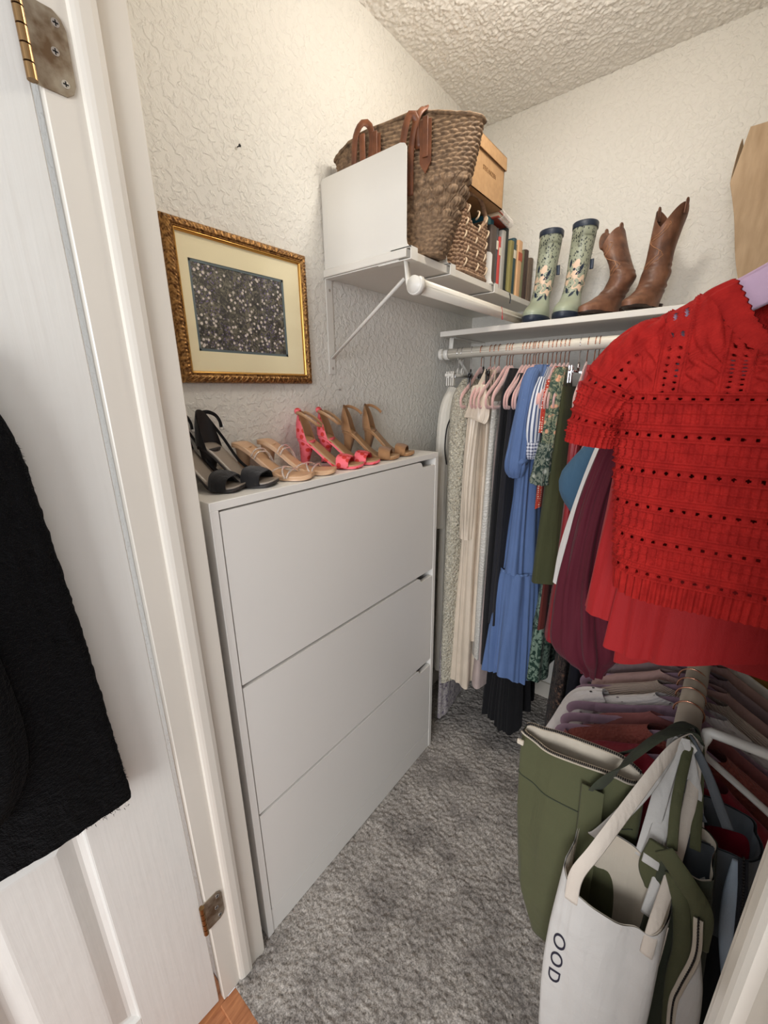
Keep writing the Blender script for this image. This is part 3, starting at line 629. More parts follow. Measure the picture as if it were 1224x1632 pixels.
# blue box file and a spiral notebook lying on the first books, under the shoe box
nb = thing('spiral_notebook', 'spiral-bound notebook with white wire lying on top of the books', 'notebook', (-.735, 1.482, SZ+.204), .10)
link('cover', mesh([boxv((-.07, -.055, 0), (.062, .060, .004)), boxv((-.07, -.055, .016), (.062, .060, .019))], False), paperm(srgb(176, 78, 58)).m, nb)
link('pages', mesh([boxv((-.068, -.053, .004), (.060, .058, .016))], False), PAGE.m, nb)
WIREW = Mt('white_wire', srgb(214, 208, 200), .35)
sp = []
for a in np.linspace(0, 2*PI*13, 260): sp.append((.064+.0125*math.cos(a), -.052+.108*a/(2*PI*13), .010+.0125*math.sin(a)))
link('spiral_wire', mesh([tube(sp, .0011, len(sp), 5, smooth=False)]), WIREW.m, nb)
bb = thing('blue_box', 'small teal blue card box under the shoe box', 'box', (-.745, 1.428, SZ+.1815), 0)
link('body', mesh([boxv((-.06, -.030, 0), (.052, .026, .026), .001)], False), paperm(srgb(40, 104, 124)).m, bb); link('label_strip', mesh([boxv((.0521, -.02, .004), (.0526, .0, .020))], False), paperm(srgb(90, 150, 160)).m, bb)
rb = tag(link('ribbon_bookmark', mesh([tube([(0, 0, .012), (.010, .001, .004), (.020, .002, -.002), (.026, .001, -.018), (.024, .003, -.036)], .0020, 20, 6, ry=.0005, up=(0, 1, 0))]), BLACKP.m, None, (-.682, 1.543, SZ)), 'black ribbon marker hanging over the left shelf edge', 'ribbon')
rt = tag(link('red_thread', mesh([tube([(0, 0, .0), (.004, .001, -.012), (.0045, .002, -.030)], .0010, 16, 6), tube([(.0045, .002, -.028), (.005, .003, -.040)], .0022, 4, 6)]), paperm(srgb(170, 50, 52)).m, None, (-.631, 1.415, RZ+.014)), 'short red thread hanging on the empty left rod', 'thread')

# ------------------------------------------------------------------ boots on the back shelf
RUB = Mt('sage_rubber', srgb(158, 166, 142), .38)
_d = RUB.ramp(RUB.vor(175, sc=(1, 1, .62)), [(0, (1, 1, 1, 1)), (.30, (1, 1, 1, 1)), (.35, (0, 0, 0, 1))]); _dm = RUB.ramp(RUB.noise(300, detail=0), [(.44, (0, 0, 0, 1)), (.48, (1, 1, 1, 1))])
RUB.color(RUB.mix(_d, srgb(160, 164, 142), srgb(34, 42, 48)))
RUBP = Mt('plain_sage_rubber', srgb(160, 168, 146), .35); NAVY = Mt('navy_rubber', srgb(34, 44, 60), .45); PET = Mt('blush_petal_print', srgb(226, 196, 168), .45); NAVL = Mt('navy_leaf_print', srgb(30, 44, 62), .45)
def boot_rings(prof, m=48, sq=.92):
    rows = []
    for z, xc, yc, rx, ry in prof:
        th = np.linspace(0, 2*PI, m, endpoint=False); rows.append(np.stack([xc+rx*np.sign(np.cos(th))*np.abs(np.cos(th))**sq, yc+ry*np.sign(np.sin(th))*np.abs(np.sin(th))**sq, np.full(m, z)], 1))
    return np.array(rows)
def smoothprof(p, n): return resample(np.array(p, float), n)
def rain_boot(loc, rz, lean, label):
    t = thing('rain_boot', label, 'boot', loc, rz, 'patterned rain boots')
    pr = smoothprof([(.016, 0, -.022, .041, .086), (.034, 0, -.024, .041, .083), (.052, 0, -.012, .038, .068), (.068, 0, .004, .034, .050), (.09, 0, .016, .031, .038), (.13, lean*.3, .020, .031, .036), (.19, lean*.6, .020, .034, .040), (.25, lean*.85, .020, .036, .043), (.288, lean, .020, .037, .044)], 60)
    R = boot_rings(pr); k = int(60*.30)
    link('toe_and_foot', mesh([grid(R[:k+1], True)]), RUBP.m, t); sh = link('shaft', mesh([grid(R[k:], True), grid(R[::-1][:14]*[1, 1, 1]*1, True)]), RUB.m, t)
    pc = np.array([(.282, lean, .020, .0385, .0455), (.284, lean, .020, .0392, .0462), (.298, lean, .020, .0395, .0465), (.300, lean, .020, .038, .045), (.284, lean, .020, .0355, .0425)])
    link('top_band', mesh([grid(boot_rings(pc), True)]), NAVY.m, t)
    so = np.array([(0, 0, -.022, .039, .086), (.003, 0, -.023, .0425, .090), (.020, 0, -.023, .0435, .0905), (.022, 0, -.023, .041, .087)]); link('sole', mesh([grid(boot_rings(so), True, True, True)]), NAVY.m, t)
    Zc = pr[:, 0]
    def onb(a, z, off=.0012):
        i = np.interp(z, Zc, np.arange(len(Zc))); q = [np.interp(i, np.arange(len(Zc)), pr[:, j]) for j in range(5)]
        return np.array([q[1]+(q[3]+off)*math.cos(a), q[2]+(q[4]+off)*math.sin(a), z])
    def patch(a0, z0, shp, name, mat):
        pts = [onb(a0, z0, .0014)]; n = len(shp)
        for du, dz in shp: pts.append(onb(a0+du/.036, z0+dz, .0012))
        return link(name, mesh([(np.array(pts), [[0, i+1, (i+1) % n+1] for i in range(n)])]), mat.m, t)
    for a0, z0, s_ in ((-PI*.52, .160, 1.35), (-PI*.26, .118, 1.2), (-PI*.74, .135, 1.0)):
        fl_ = [(.020*s_*(1+.28*math.cos(5*q))*math.cos(q), .018*s_*(1+.28*math.cos(5*q))*math.sin(q)) for q in np.linspace(0, 2*PI, 30, endpoint=False)]
        patch(a0, z0, fl_, 'flower_print', PET); patch(a0, z0, [(.0045*math.cos(q), .0045*math.sin(q)) for q in np.linspace(0, 2*PI, 8, endpoint=False)], 'flower_centre', NAVL).scale = (1.004, 1.01, 1)
    for a0, z0, an in ((-PI*.30, .165, 1.2), (-PI*.36, .150, .5), (-PI*.62, .098, 2.2), (-PI*.42, .085, .9), (-PI*.24, .09, 1.9), (-PI*.66, .18, 1.5)):
        lf = [(q*.014*math.cos(an)-s_*math.sin(an), q*.014*math.sin(an)+s_*math.cos(an)) for q, s_ in ((-1, 0), (-.4, .0045), (.2, .005), (1, 0), (.2, -.005), (-.4, -.0045))]
        patch(a0, z0, lf, 'leaf_print', NAVL)
    link('buckle_tab', mesh([tube([(lean+.034, .010, .19), (lean*.7+.040, .012, .178), (lean*.7+.040, .014, .160)], .006, 12, 8, ry=.002)]), NAVY.m, t)
    return t
rain_boot((-.581, 1.625, BZ+.0008), .10, .018, 'sage green spotted rain boot with flowers, nearest the books')
rain_boot((-.474, 1.625, BZ+.0008), .06, .020, 'sage green spotted rain boot with flowers, beside the cowboy boots')
COW = Mt('brown_boot_leather', srgb(114, 76, 56), .45); COW.color(COW.ramp(COW.noise(24, detail=5), [(.3, srgb(76, 48, 36)), (.55, srgb(114, 76, 56)), (.75, srgb(140, 98, 74))])); COW.bump(COW.noise(90, detail=4), .0012)
STI = Mt('tan_stitching', srgb(178, 128, 90), .6); DK = Mt('dark_heel', srgb(44, 28, 22), .5)
def cowboy(loc, rz, spine, label, m=56):
    """spine: (z, xc, yc, rx, ry)"""
    t = thing('cowboy_boot', label, 'boot', loc, rz, 'brown leather cowboy boots')
    pr = smoothprof(spine, 90); R = boot_rings(pr, m, .95); th = np.linspace(0, 2*PI, m, endpoint=False); H_ = pr[-1, 0]
    v = np.linspace(0, 1, 90)[:, None]; pk = np.abs(np.cos(th))[None, :]
    R[:, :, 2] += (.062*pk**1.2-.030)*np.clip((v-.62)/.38, 0, 1)**2
    cr = .0030*np.sin(pr[:, 0]*240+2*np.sin(pr[:, 0]*90))[:, None]*np.clip(1-np.abs(pr[:, 0]-.10)/.06, 0, 1)[:, None]*(.6+.4*np.sin(th*3)[None, :])
    ctr = pr[:, None, 1:3]; d = R[:, :, :2]-ctr; nn = np.linalg.norm(d, axis=2)[..., None]+1e-9; R[:, :, :2] += d/nn*cr[..., None]
    link('boot_upper', mesh([grid(R, True), grid((R*[1, 1, 1])[::-1][:60], True)]), COW.m, t)
    for side in (0, 1):
        for off in (0, .5):
            pts = []
            for q in np.linspace(.50, .93, 40):
                i = q*89; a = (side*PI+PI*1.5+.55*math.sin(q*22+off)+off*.5); j = (a % (2*PI))/(2*PI)*m; p = R[int(i), int(j) % m]*1.0; c_ = np.array([pr[int(i), 1], pr[int(i), 2], p[2]]); dd = p-c_; pts.append(p+dd/np.linalg.norm(dd)*.0008)
            link('stitching', mesh([tube(pts, .0009, 60, 5)]), STI.m, t)
        a = side*PI; p = R[-1, int(side*m/2)]
        link('pull_strap', mesh([tube([p+[0, -.006, -.03], p+[.001*(1-2*side), -.004, .004], p+[.001*(1-2*side), .004, .004], p+[0, .006, -.03]], .0022, 20, 6, ry=.004)]), COW.m, t)
    so = np.array([(.010, 0, -.060, .028, .050), (.016, 0, -.060, .034, .060), (.019, 0, -.060, .033, .058)]); link('sole', mesh([grid(boot_rings(so), True, True, True)]), DK.m, t)
    link('heel', mesh([grid(boot_rings(np.array([(0, 0, .028, .023, .024), (.03, 0, .032, .027, .028)])), True, True, True)]), DK.m, t)
    return t
cowboy((-.352, 1.645, BZ+.0008), -.55, [(.016, 0, -.040, .034, .082), (.034, 0, -.038, .036, .080), (.052, 0, -.016, .037, .062), (.075, .006, .004, .035, .046), (.10, .016, .014, .037, .042), (.125, .022, .018, .034, .040), (.16, .006, .02, .028, .040), (.20, -.018, .022, .028, .044), (.245, -.044, .024, .028, .048)], 'brown cowboy boot slumping left against the rain boot')
cowboy((-.240, 1.64, BZ+.0008), -.35, [(.016, 0, -.040, .034, .082), (.034, 0, -.038, .037, .080), (.052, 0, -.016, .038, .062), (.075, 0, .004, .037, .048), (.105, .002, .014, .038, .044), (.14, .004, .018, .034, .042), (.18, .006, .02, .032, .044), (.22, .011, .022, .034, .048), (.262, .018, .024, .037, .052)], 'brown cowboy boot standing tall at the right end of the boots')
# ------------------------------------------------------------------ paper bag
pb = thing('paper_bag', 'brown kraft paper shopping bag with twisted handles on the shelf corner', 'bag', (.122, 1.70, BZ+.0008), -.10)
wx, wy, hb = .125, .085, .43
def bagwall():
    P = []
    n = 26
    per = [(-wx, -wy), (0, -wy), (wx, -wy), (wx, 0), (wx, wy), (0, wy), (-wx, wy), (-wx, 0)]
    cs = []
    for i in range(8):
        a, b = np.array(per[i]), np.array(per[(i+1) % 8])
        for k in range(6): cs.append(a+(b-a)*k/6)
    cs = np.array(cs); m = len(cs)
    top = hb+.0*cs[:, 0]; top = top+np.where(cs[:, 0] < -wx+.001, -.12*np.clip((.05-np.abs(cs[:, 1]+wy-.0)*1), 0, .05)/.05, 0)
    for i in range(n):
        v = i/(n-1); g = .010*math.sin(v*PI)+-.004*v*v
        q = cs.copy(); s_ = np.abs(q[:, 1]) < .001
        q[:, 0] += np.where((np.abs(q[:, 0]) > wx-.001), -np.sign(q[:, 0])*np.clip(1-np.abs(q[:, 1])/wy, 0, 1)*g*1.3, 0)
        q[:, 0] -= .075*v; q[:, 0] += .002*np.sin(v*9+q[:, 1]*60); q[:, 1] += .003*np.sin(v*7+q[:, 0]*40)
        P.append(np.stack([q[:, 0], q[:, 1], top*v], 1))
    return [grid(P, True, True, False)]
link('paper_body', mesh(bagwall(), False), KRAFT.m, pb).modifiers.new('s', 'SOLIDIFY').thickness = .0012
for yy, zt in ((-wy-.001, .0), (wy, .02)):
    link('twisted_handle', mesh([tube([(-.055, yy, hb-.05), (-.062, yy-.004, hb-.01), (-.05, yy-.01, hb+.010), (-.04, yy-.01, hb+.018), (-.02, yy-.006, hb+.02), (.04, yy, hb+.01), (.055, yy, hb-.05)], .0028, 60, 8)]), KRAFT.m, pb).location = (-.07, 0, 0)
link('twisted_handle', mesh([tube([(-wx-.002, .03, hb-.10), (-wx-.006, .035, hb-.02), (-wx-.020, .035, hb-.02), (-wx-.030, .03, hb-.035), (-wx-.016, .02, hb-.06), (-wx+.004, .012, hb-.07)], .0026, 50, 8)]), KRAFT.m, pb).location = (-.062, 0, -.03)
# ------------------------------------------------------------------ hangers
def hanger_at(hook=.0195, s=1.0, mat=PINK, wire=COPPER, thick=.0090, name='clothes_hanger', label='', loc=(0, 0, 0), rz=0, group=None, drop=.066, bar=True, rotz2=0):
    """local x along the shoulders; z=0 at the neck; rod axis along local y at z=drop"""
    t = thing(name, label, 'hanger', loc, rz, group)
    half = [(0, 0), (.018, -.003), (.045, -.014), (.085, -.036), (.13, -.058), (.17, -.074), (.200, -.088), (.214, -.102), (.213, -.120), (.198, -.129), (.15, -.131), (.08, -.131), (0, -.131)]
    L_ = [(x*s, 0, z*s) for x, z in half]; Rr = [(-x, y, z) for x, y, z in L_[::-1][1:-1]]
    rad = [1.5, 1.35, 1.15, 1.1, 1.1, 1.05, 1.0, .9, .8, .7, .62, .6, .6]; rad = rad+rad[::-1][1:-1]
    P = [(p[0], p[1], p[2], .0030, thick*r_) for p, r_ in zip(L_+Rr, rad)]
    Pn = np.array(P+[P[0]]); q = resample(Pn, 130)[:-1]
    X = q[:, :3]; T = np.roll(X, -1, 0)-np.roll(X, 1, 0); T /= np.linalg.norm(T, axis=1)[:, None]; Yv = np.array([0, 1., 0]); Nn = np.cross(T, Yv)
    th = np.linspace(0, 2*PI, 10, endpoint=False)
    ring = X[:, None]+Nn[:, None]*(q[:, 4][:, None]*np.cos(th))[..., None]+Yv*(.0032*np.sin(th))[None, :, None]
    link('frame', mesh([grid(np.concatenate([ring, ring[:1]], 0), True)]), mat.m, t)
    zc = drop-.001; pts = [(0, 0, -.004), (0, 0, drop-hook-.010), (.001, 0, drop-hook-.004)]
    for a in np.linspace(-PI*.47, PI*1.05, 22): pts.append((hook*math.cos(a), 0, zc+hook*math.sin(a)))
    link('hook', mesh([tube(pts, .0016, 60, 8)]), wire.m, t)
    return t
PGRP = 'pink velvet hangers on the back rod'
HK = 1.0
proto = None
def pink_hanger(x, rz, label):
    global proto
    loc = (x, RY2, RZ2-.0670)
    if proto is None: proto = hanger_at(hook=.0215, label=label, loc=loc, rz=math.radians(rz), group=PGRP, drop=.067); return proto
    return dup(proto, loc, math.radians(rz), label)
def clip_hanger(x, y, z, rz, label, mat, wire, halfw=.16, drop=.066, bar_r=.006, hook=.0215):
    t = thing('clip_hanger', label, 'hanger', (x, y, z), rz)
    link('bar', mesh([tube([(-halfw, 0, -.018), (halfw, 0, -.018)], bar_r, 2, 10, smooth=False, up=(0, 1, 0), ry=bar_r*.6), tube([(0, 0, -.018), (-.012, 0, -.004), (0, 0, .010), (.012, 0, -.004), (0, 0, -.018)], .003, 20, 8)]), mat.m, t)
    pts = [(0, 0, .005), (0, 0, drop-hook-.008), (.001, 0, drop-hook-.003)]
    for a in np.linspace(-PI*.47, PI*1.05, 20): pts.append((hook*math.cos(a), 0, drop-.001+hook*math.sin(a)))
    link('hook', mesh([tube(pts, .0016, 50, 8)]), wire.m, t)
    for s in (-1, 1):
        xx = s*(halfw-.030)
        c = link('clip', mesh([boxv((xx-.009, .002, -.056), (xx+.009, .006, -.004), .001), boxv((xx-.009, -.006, -.056), (xx+.009, -.002, -.004), .001), tube([(xx-.008, 0, -.022), (xx+.008, 0, -.022)], .0055, 2, 10, smooth=False)], False), mat.m, t)
        link('spring', mesh([tube([(xx-.004, -.007, -.03), (xx-.004, -.008, -.012), (xx+.004, -.008, -.012), (xx+.004, -.007, -.03)], .0010, 12, 5)]), CHROME.m, c)
    return t

# ------------------------------------------------------------------ garments
def gprof(prof, n):
    p = np.array(sorted(prof, key=lambda q: -q[0]), float)
    if p.shape[1] < 5: p = np.hstack([p, np.zeros((len(p), 5-p.shape[1]))])
    z = np.linspace(p[0, 0], p[-1, 0], n); zz = -z; out = [z]
    for k in range(1, 5):
        v = np.interp(zz, -p[:, 0], p[:, k]); ker = np.hanning(9)[1:-1]; ker /= ker.sum(); v = np.convolve(np.pad(v, 3, 'edge'), ker, 'valid'); out.append(v)
    return np.stack(out, 1)
def cloth_body(prof, n=60, m=96, nf=7, a0=.001, a1=.008, seed=0, sq=.85, drop=(0, 0), dropk=.2, hemw=.004, disp=None, hslope=0, flat=1.0, fine=(0, 0)):
    r = np.random.default_rng(seed); P_ = gprof(prof, n); th = np.linspace(0, 2*PI, m, endpoint=False); c, s = np.cos(th), np.sin(th)
    cx = np.sign(c)*np.abs(c)**sq; sx = np.sign(s)*np.abs(s)**sq; v = np.linspace(0, 1, n)[:, None]
    ph = r.random(5)*6; amp = a0+(a1-a0)*v**1.2
    f = 0
    for q in range(6):
        fr = max(1, int(round(nf*(.5+1.6*r.random())))); wt = .35+.65*r.random(); p0, p1, p2 = r.random(3)*6.28
        f = f+wt*np.sin(fr*th+p0+(.5+.8*r.random())*np.sin(2.5*v+p1)+.5*v)*(.55+.45*np.sin(th*(1+q % 3)+p2+1.5*v))
    f = amp*f*.8+(fine[1]*v**.7*np.sin(fine[0]*th+ph[0]+1.5*np.sin(2*th+ph[1]))*(.5+.5*np.sin(5*th+ph[2])) if fine[0] else 0)
    rad = np.stack([cx*1.0*np.ones_like(v), sx*np.ones_like(v)], -1)
    X = P_[:, 1:2]*cx+P_[:, 3:4]+f*c*.8; Y = P_[:, 2:3]*sx+P_[:, 4:5]+f*s*flat
    Z = np.broadcast_to(P_[:, :1], X.shape).copy()
    k = np.clip(1-v/dropk, 0, 1)**1.5
    Z += -k*(drop[0]*np.clip(-s, 0, 1)**.8*(1-np.abs(c)**3)+drop[1]*np.clip(s, 0, 1)**.8*(1-np.abs(c)**3))
    Z += v**6*(hemw*np.sin((nf//2+1)*th+ph[4])+hslope*c)
    G = np.stack([X, Y, Z], -1)
    if disp is not None:
        d = np.linalg.norm(np.diff(np.concatenate([G, G[:, :1]], 1), axis=1), axis=2); U = (np.cumsum(d, 1)-d)
        U = np.where(np.abs(s)[None, :]*np.ones_like(U) > .05, G[..., 0], G[..., 0]+G[..., 1]); V = P_[0, 0]-np.broadcast_to(P_[:, :1], X.shape)
        if hasattr(disp, 'mask'): disp.last = disp.mask(U, V)
        N = np.cross(np.roll(G, -1, 1)-np.roll(G, 1, 1), np.gradient(G, axis=0)); N /= np.linalg.norm(N, axis=2)[..., None]+1e-9
        out = np.sign((N[..., 0]*c+N[..., 1]*s).mean()); G = G+out*N*disp(U, V, v, th[None, :])[..., None]
    return G
def solid(o, t=.0012):
    m_ = o.modifiers.new('thickness', 'SOLIDIFY'); m_.thickness = t; m_.offset = -1; return o
def garment(name, label, cat, loc, rz, prof, mat, sleeves=(), straps=(), collar=None, group=None, seed=0, lining=None, thick=.0, **kw):
    t = thing(name, label, cat, loc, rz, group)
    G = cloth_body(prof, seed=seed, **kw); gg = grid(G, True); dp = kw.get('disp'); gg = punch(gg, np.concatenate([dp.last, dp.last[:, :1]], 1), G.shape[0], G.shape[1]+1) if hasattr(dp, 'last') else gg
    b = link('body', mesh([gg]), mat.m, t)
    if thick: solid(b, thick)
    for sl in sleeves:
        pts, m2 = sl[0], sl[1]; fo = sl[2] if len(sl) > 2 else (5, .06)
        o = link('sleeve', mesh([tube(pts, 0, 48, 72, cap=False, up=(0, 1, 0), fold=fo)]), m2.m, t)
        if len(sl) > 3: link('cuff', mesh([tube([p for p in sl[3]], 0, 8, 32, cap=False, up=(0, 1, 0))]), m2.m, o)
    for p, r_ in straps: link('shoulder_strap', mesh([tube(p, r_, 20, 8, up=(0, 1, 0), ry=.0012)]), mat.m, t)
    if collar:
        h, inw, m3 = collar; ring = G[0]; ctr = ring.mean(0); rows = []
        for q in np.linspace(0, 1, 6):
            e = ring+(ctr-ring)*[inw*q, inw*q*.4, 0]; e = e+[0, 0, h*q]; rows.append(e)
        link('collar', mesh([grid(np.array(rows), True)]), m3.m, t)
    return t
def leaf_print(name, base, cols, scale, rough=.8):
    t = fabric(name, base, rough); fac = t.ramp(t.vor(scale, feat='F1'), [(.28, (1, 1, 1, 1)), (.38, (0, 0, 0, 1))]); nn = t.ramp(t.noise(scale*1.3, detail=4, dist=2), [(.46, (0, 0, 0, 1)), (.52, (1, 1, 1, 1))])
    c = t.mix(nn, base, cols[0]); c = t.mix(t.mix(1, fac, t.ramp(t.noise(scale*.4, detail=1), [(.42, (0, 0, 0, 1)), (.5, (1, 1, 1, 1))]), 'MULTIPLY'), c, cols[1]); t.color(c); return t
IVORY = fabric('ivory_lace', srgb(210, 202, 180), .7, .06, 300, .2)
_l = IVORY.ramp(IVORY.vor(110, feat='SMOOTH_F1'), [(.2, (1, 1, 1, 1)), (.62, (0, 0, 0, 1))]); _l2 = IVORY.noise(150, detail=4, dist=2); IVORY.bump(_l2, .006, 1); IVORY.bump(_l, .005, 1)
IVORY.color(IVORY.ramp(_l2, [(.35, srgb(160, 148, 122)), (.55, srgb(220, 212, 192))]))
LACEG = leaf_print('grey_floral_lace', srgb(150, 140, 146), [srgb(192, 184, 180), srgb(118, 106, 120)], 45)
OFFW = fabric('off_white_crepe', srgb(214, 208, 196), .75, .04); CREAM = satin('champagne_satin', srgb(208, 192, 172), .38); MAUVE = fabric('mauve_jersey', srgb(176, 158, 152)); GSAT = satin('silver_grey_satin', srgb(192, 187, 178), .3)
_w = GSAT.wave(26, 'Object', 'Z', 8, 'SIN', 3); GSAT.bump(_w, .0022, .5)
BLK = fabric('black_crepe', srgb(20, 19, 22), .85); BLK2 = fabric('black_twill', srgb(30, 30, 36), .8); CHIF = fabric('black_chiffon', srgb(14, 13, 16), .9)
BLUE = fabric('periwinkle_blue_chiffon', srgb(88, 111, 154), .8, .07); OLIVE = fabric('olive_twill', srgb(68, 70, 44), .85, .06); CRIM = satin('crimson_satin', srgb(150, 24, 34), .42)
STRIPE = fabric('blue_striped_cotton', srgb(220, 222, 226)); STRIPE.color(STRIPE.ramp(STRIPE.wave(26, 'UV', 'X'), [(.55, srgb(218, 220, 226)), (.68, srgb(74, 86, 118))]))
STRIPE2 = fabric('indigo_gingham_cuff', srgb(110, 118, 150)); STRIPE2.color(STRIPE2.mix(.5, STRIPE2.ramp(STRIPE2.wave(30, 'UV', 'X'), [(.45, srgb(220, 220, 228)), (.6, srgb(60, 68, 100))]), STRIPE2.ramp(STRIPE2.wave(30, 'UV', 'Y'), [(.45, srgb(220, 220, 228)), (.6, srgb(60, 68, 100))])))
DOTS = fabric('red_dotted_cotton', srgb(170, 60, 44)); DOTS.color(DOTS.ramp(DOTS.vor(140, rnd=.25), [(.28, srgb(232, 214, 196)), (.36, srgb(176, 58, 42))]))
FLOR = leaf_print('green_floral_chiffon', srgb(58, 78, 66), [srgb(136, 138, 112), srgb(216, 160, 128)], 48); FLORD = leaf_print('dark_green_floral', srgb(40, 58, 52), [srgb(120, 126, 112), srgb(170, 172, 160)], 42)
PALM = leaf_print('dark_green_palm_print', srgb(30, 56, 46), [srgb(120, 140, 124), srgb(36, 62, 52)], 30)
WHITE = fabric('white_cotton', srgb(222, 218, 214), .8, .04); TEAL = fabric('slate_blue_knit', srgb(62, 92, 116), .85); DPINK = fabric('dusty_pink', srgb(176, 128, 130)); RED = fabric('scarlet_viscose', srgb(154, 22, 24), .7, .06)
BURG = fabric('burgundy_crepe', srgb(80, 15, 31), .8, .06); PLUM = fabric('dark_plum_crepe', srgb(72, 24, 40), .8)
NZ = RZ2-.067      # neck height of the hangers on the back rod
def Z(z): return z-NZ
RZG = math.radians(98)
def back(name, label, cat, xn, prof, mat, rz=RZG, yoff=0, **kw):
    """xn: world x of the edge nearest the door; prof z given as world heights; w the half length, t the half thickness"""
    wm = max(p[1] for p in prof); x = xn+math.cos(rz)*.205; y = RY2+yoff
    return garment(name, label, cat, (x, y, NZ), rz, [(Z(p[0]),)+tuple(p[1:]) for p in prof], mat, **kw)
def shoulders(t=.016, w=.205, z0=1.562): return [(z0, .06, t*.7), (z0-.018, .09, t*.9), (z0-.060, .165, t), (z0-.088, w, t*1.05), (z0-.14, w-.01, t*1.2)]
# far left: white coat with black piping, hanging low
back('trench_coat', 'long off-white coat with black piping in the far left corner', 'coat', -.818, [(1.500, .08, .018), (1.470, .13, .028), (1.38, .150, .036), (1.2, .165, .040), (.8, .175, .042), (.25, .18, .046)], OFFW, yoff=.045, seed=1, nf=5, a1=.006,
     sleeves=[([(-.10, 0, -.075, .030, .022), (-.155, .006, -.17, .034, .028), (-.165, .01, -.42, .034, .028), (-.16, .01, -.62, .032, .026)], OFFW)])
_cs = tag(link('black_piping_cord', mesh([tube([(0, 0, 0), (-.02, -.008, -.05), (-.040, -.012, -.10), (-.046, -.012, -.18), (-.040, -.006, -.24)], .0026, 30, 8)]), BLK.m, None, (-.752, 1.372, 1.455)), 'black cord hanging down the off-white coat', 'cord')
for i, y_ in enumerate((1.415, 1.455)):
    c = clip_hanger(-.845+.018*i, RY2, NZ, math.radians(98), ('clear', 'frosted')[i]+' clip hanger in the far left corner of the back rod', PLAST, CHROME, .13)
# black clip hangers
clip_hanger(-.790, RY2, NZ-.006, math.radians(116), 'black clip hanger holding the ivory lace gown', BLACKP, CHROME, .17, bar_r=.009, drop=.073)
clip_hanger(-.742, RY2+.01, NZ+.002, math.radians(122), 'black clip hanger behind the ivory lace gown', BLACKP, CHROME, .17, bar_r=.009, drop=.065)
back('lace_gown', 'long ivory lace gown hanging beside the shoe cabinet', 'dress', -.736, [(1.530, .04, .010), (1.515, .10, .034), (1.47, .13, .050), (1.36, .14, .058), (1.1, .15, .054), (.8, .16, .052), (.45, .17, .048), (.27, .17, .040)], IVORY, yoff=-.045, seed=2, nf=4, a0=.003, a1=.007, m=120, n=90)
back('floral_lace_skirt', 'long grey floral lace skirt reaching the carpet beside the cabinet', 'skirt', -.772, [(1.44, .06, .010), (1.0, .08, .014), (.7, .12, .018), (.4, .158, .026), (.045, .162, .028)], LACEG, yoff=-.025, seed=3, nf=5, a1=.004)
back('satin_wrap_dress', 'long champagne satin wrap dress with draped collar', 'dress', -.672, shoulders(.020, .17)+[(1.33, .175, .038), (1.1, .18, .040), (.8, .19, .048), (.5, .195, .066), (.30, .198, .074)], CREAM, seed=4, nf=6, a0=.003, a1=.018, hslope=.02, n=90, m=220, fine=(22, .006),
     sleeves=[([(-.150, 0, -.06, .012, .024), (-.178, -.010, -.12, .010, .034), (-.190, -.012, -.165, .007, .040), (-.193, -.010, -.176, .003, .034)], CREAM, (4, .10)), ([(-.165, .004, -.12, .020, .022), (-.185, .008, -.35, .022, .022), (-.185, .008, -.62, .020, .022)], CREAM, (4, .12))])
back('satin_slip_dress', 'cream satin slip dress with thin ribbon straps, between wrap dress and grey dress', 'dress', -.634, [(1.47, .14, .010), (1.44, .15, .015), (1.2, .16, .020), (.8, .175, .030), (.5, .18, .034)], CREAM, seed=5, nf=7, a1=.010,
     straps=[([(-.12, 0, -.09), (-.125, 0, -.05), (-.10, .01, -.03)], .004), ([(-.08, .004, .01), (-.10, -.006, -.012), (-.105, -.004, -.05), (-.10, .006, -.09)], .009)])
back('ruched_satin_dress', 'silver grey ruched satin dress left of the black dresses', 'dress', -.608, [(1.452, .15, .014), (1.43, .17, .020), (1.2, .185, .022), (1.05, .19, .028), (.7, .195, .032), (.43, .195, .034)], GSAT, seed=6, nf=8, a0=.002, a1=.010, hslope=-.01)
back('mauve_slip_dress', 'mauve slip dress showing its hem below the silver dress', 'dress', -.600, [(1.45, .13, .01), (1.3, .16, .014), (.7, .18, .022), (.30, .195, .040)], MAUVE, seed=7, nf=4, a1=.005)
back('black_dress', 'sleeveless black dress left of the black twill blouse', 'dress', -.578, shoulders(.014, .165)+[(1.2, .18, .020), (.7, .19, .026), (.42, .19, .030)], BLK, seed=8, nf=6, a1=.008)
back('black_blouse', 'black twill blouse hanging left of the blue dress', 'blouse', -.545, shoulders(.018, .185, 1.545)+[(1.2, .195, .026), (.9, .195, .030), (.62, .20, .032)], BLK2, seed=9, nf=5, a1=.008)
back('black_chiffon_gown', 'long black chiffon gown whose hem trails below the blue dress', 'dress', -.492, [(1.46, .12, .012), (1.3, .16, .015), (.9, .17, .030), (.50, .18, .062), (.30, .185, .082), (.17, .175, .090)], CHIF, seed=10, nf=7, a1=.020, m=260, fine=(38, .008), hemw=.03, hslope=.03)
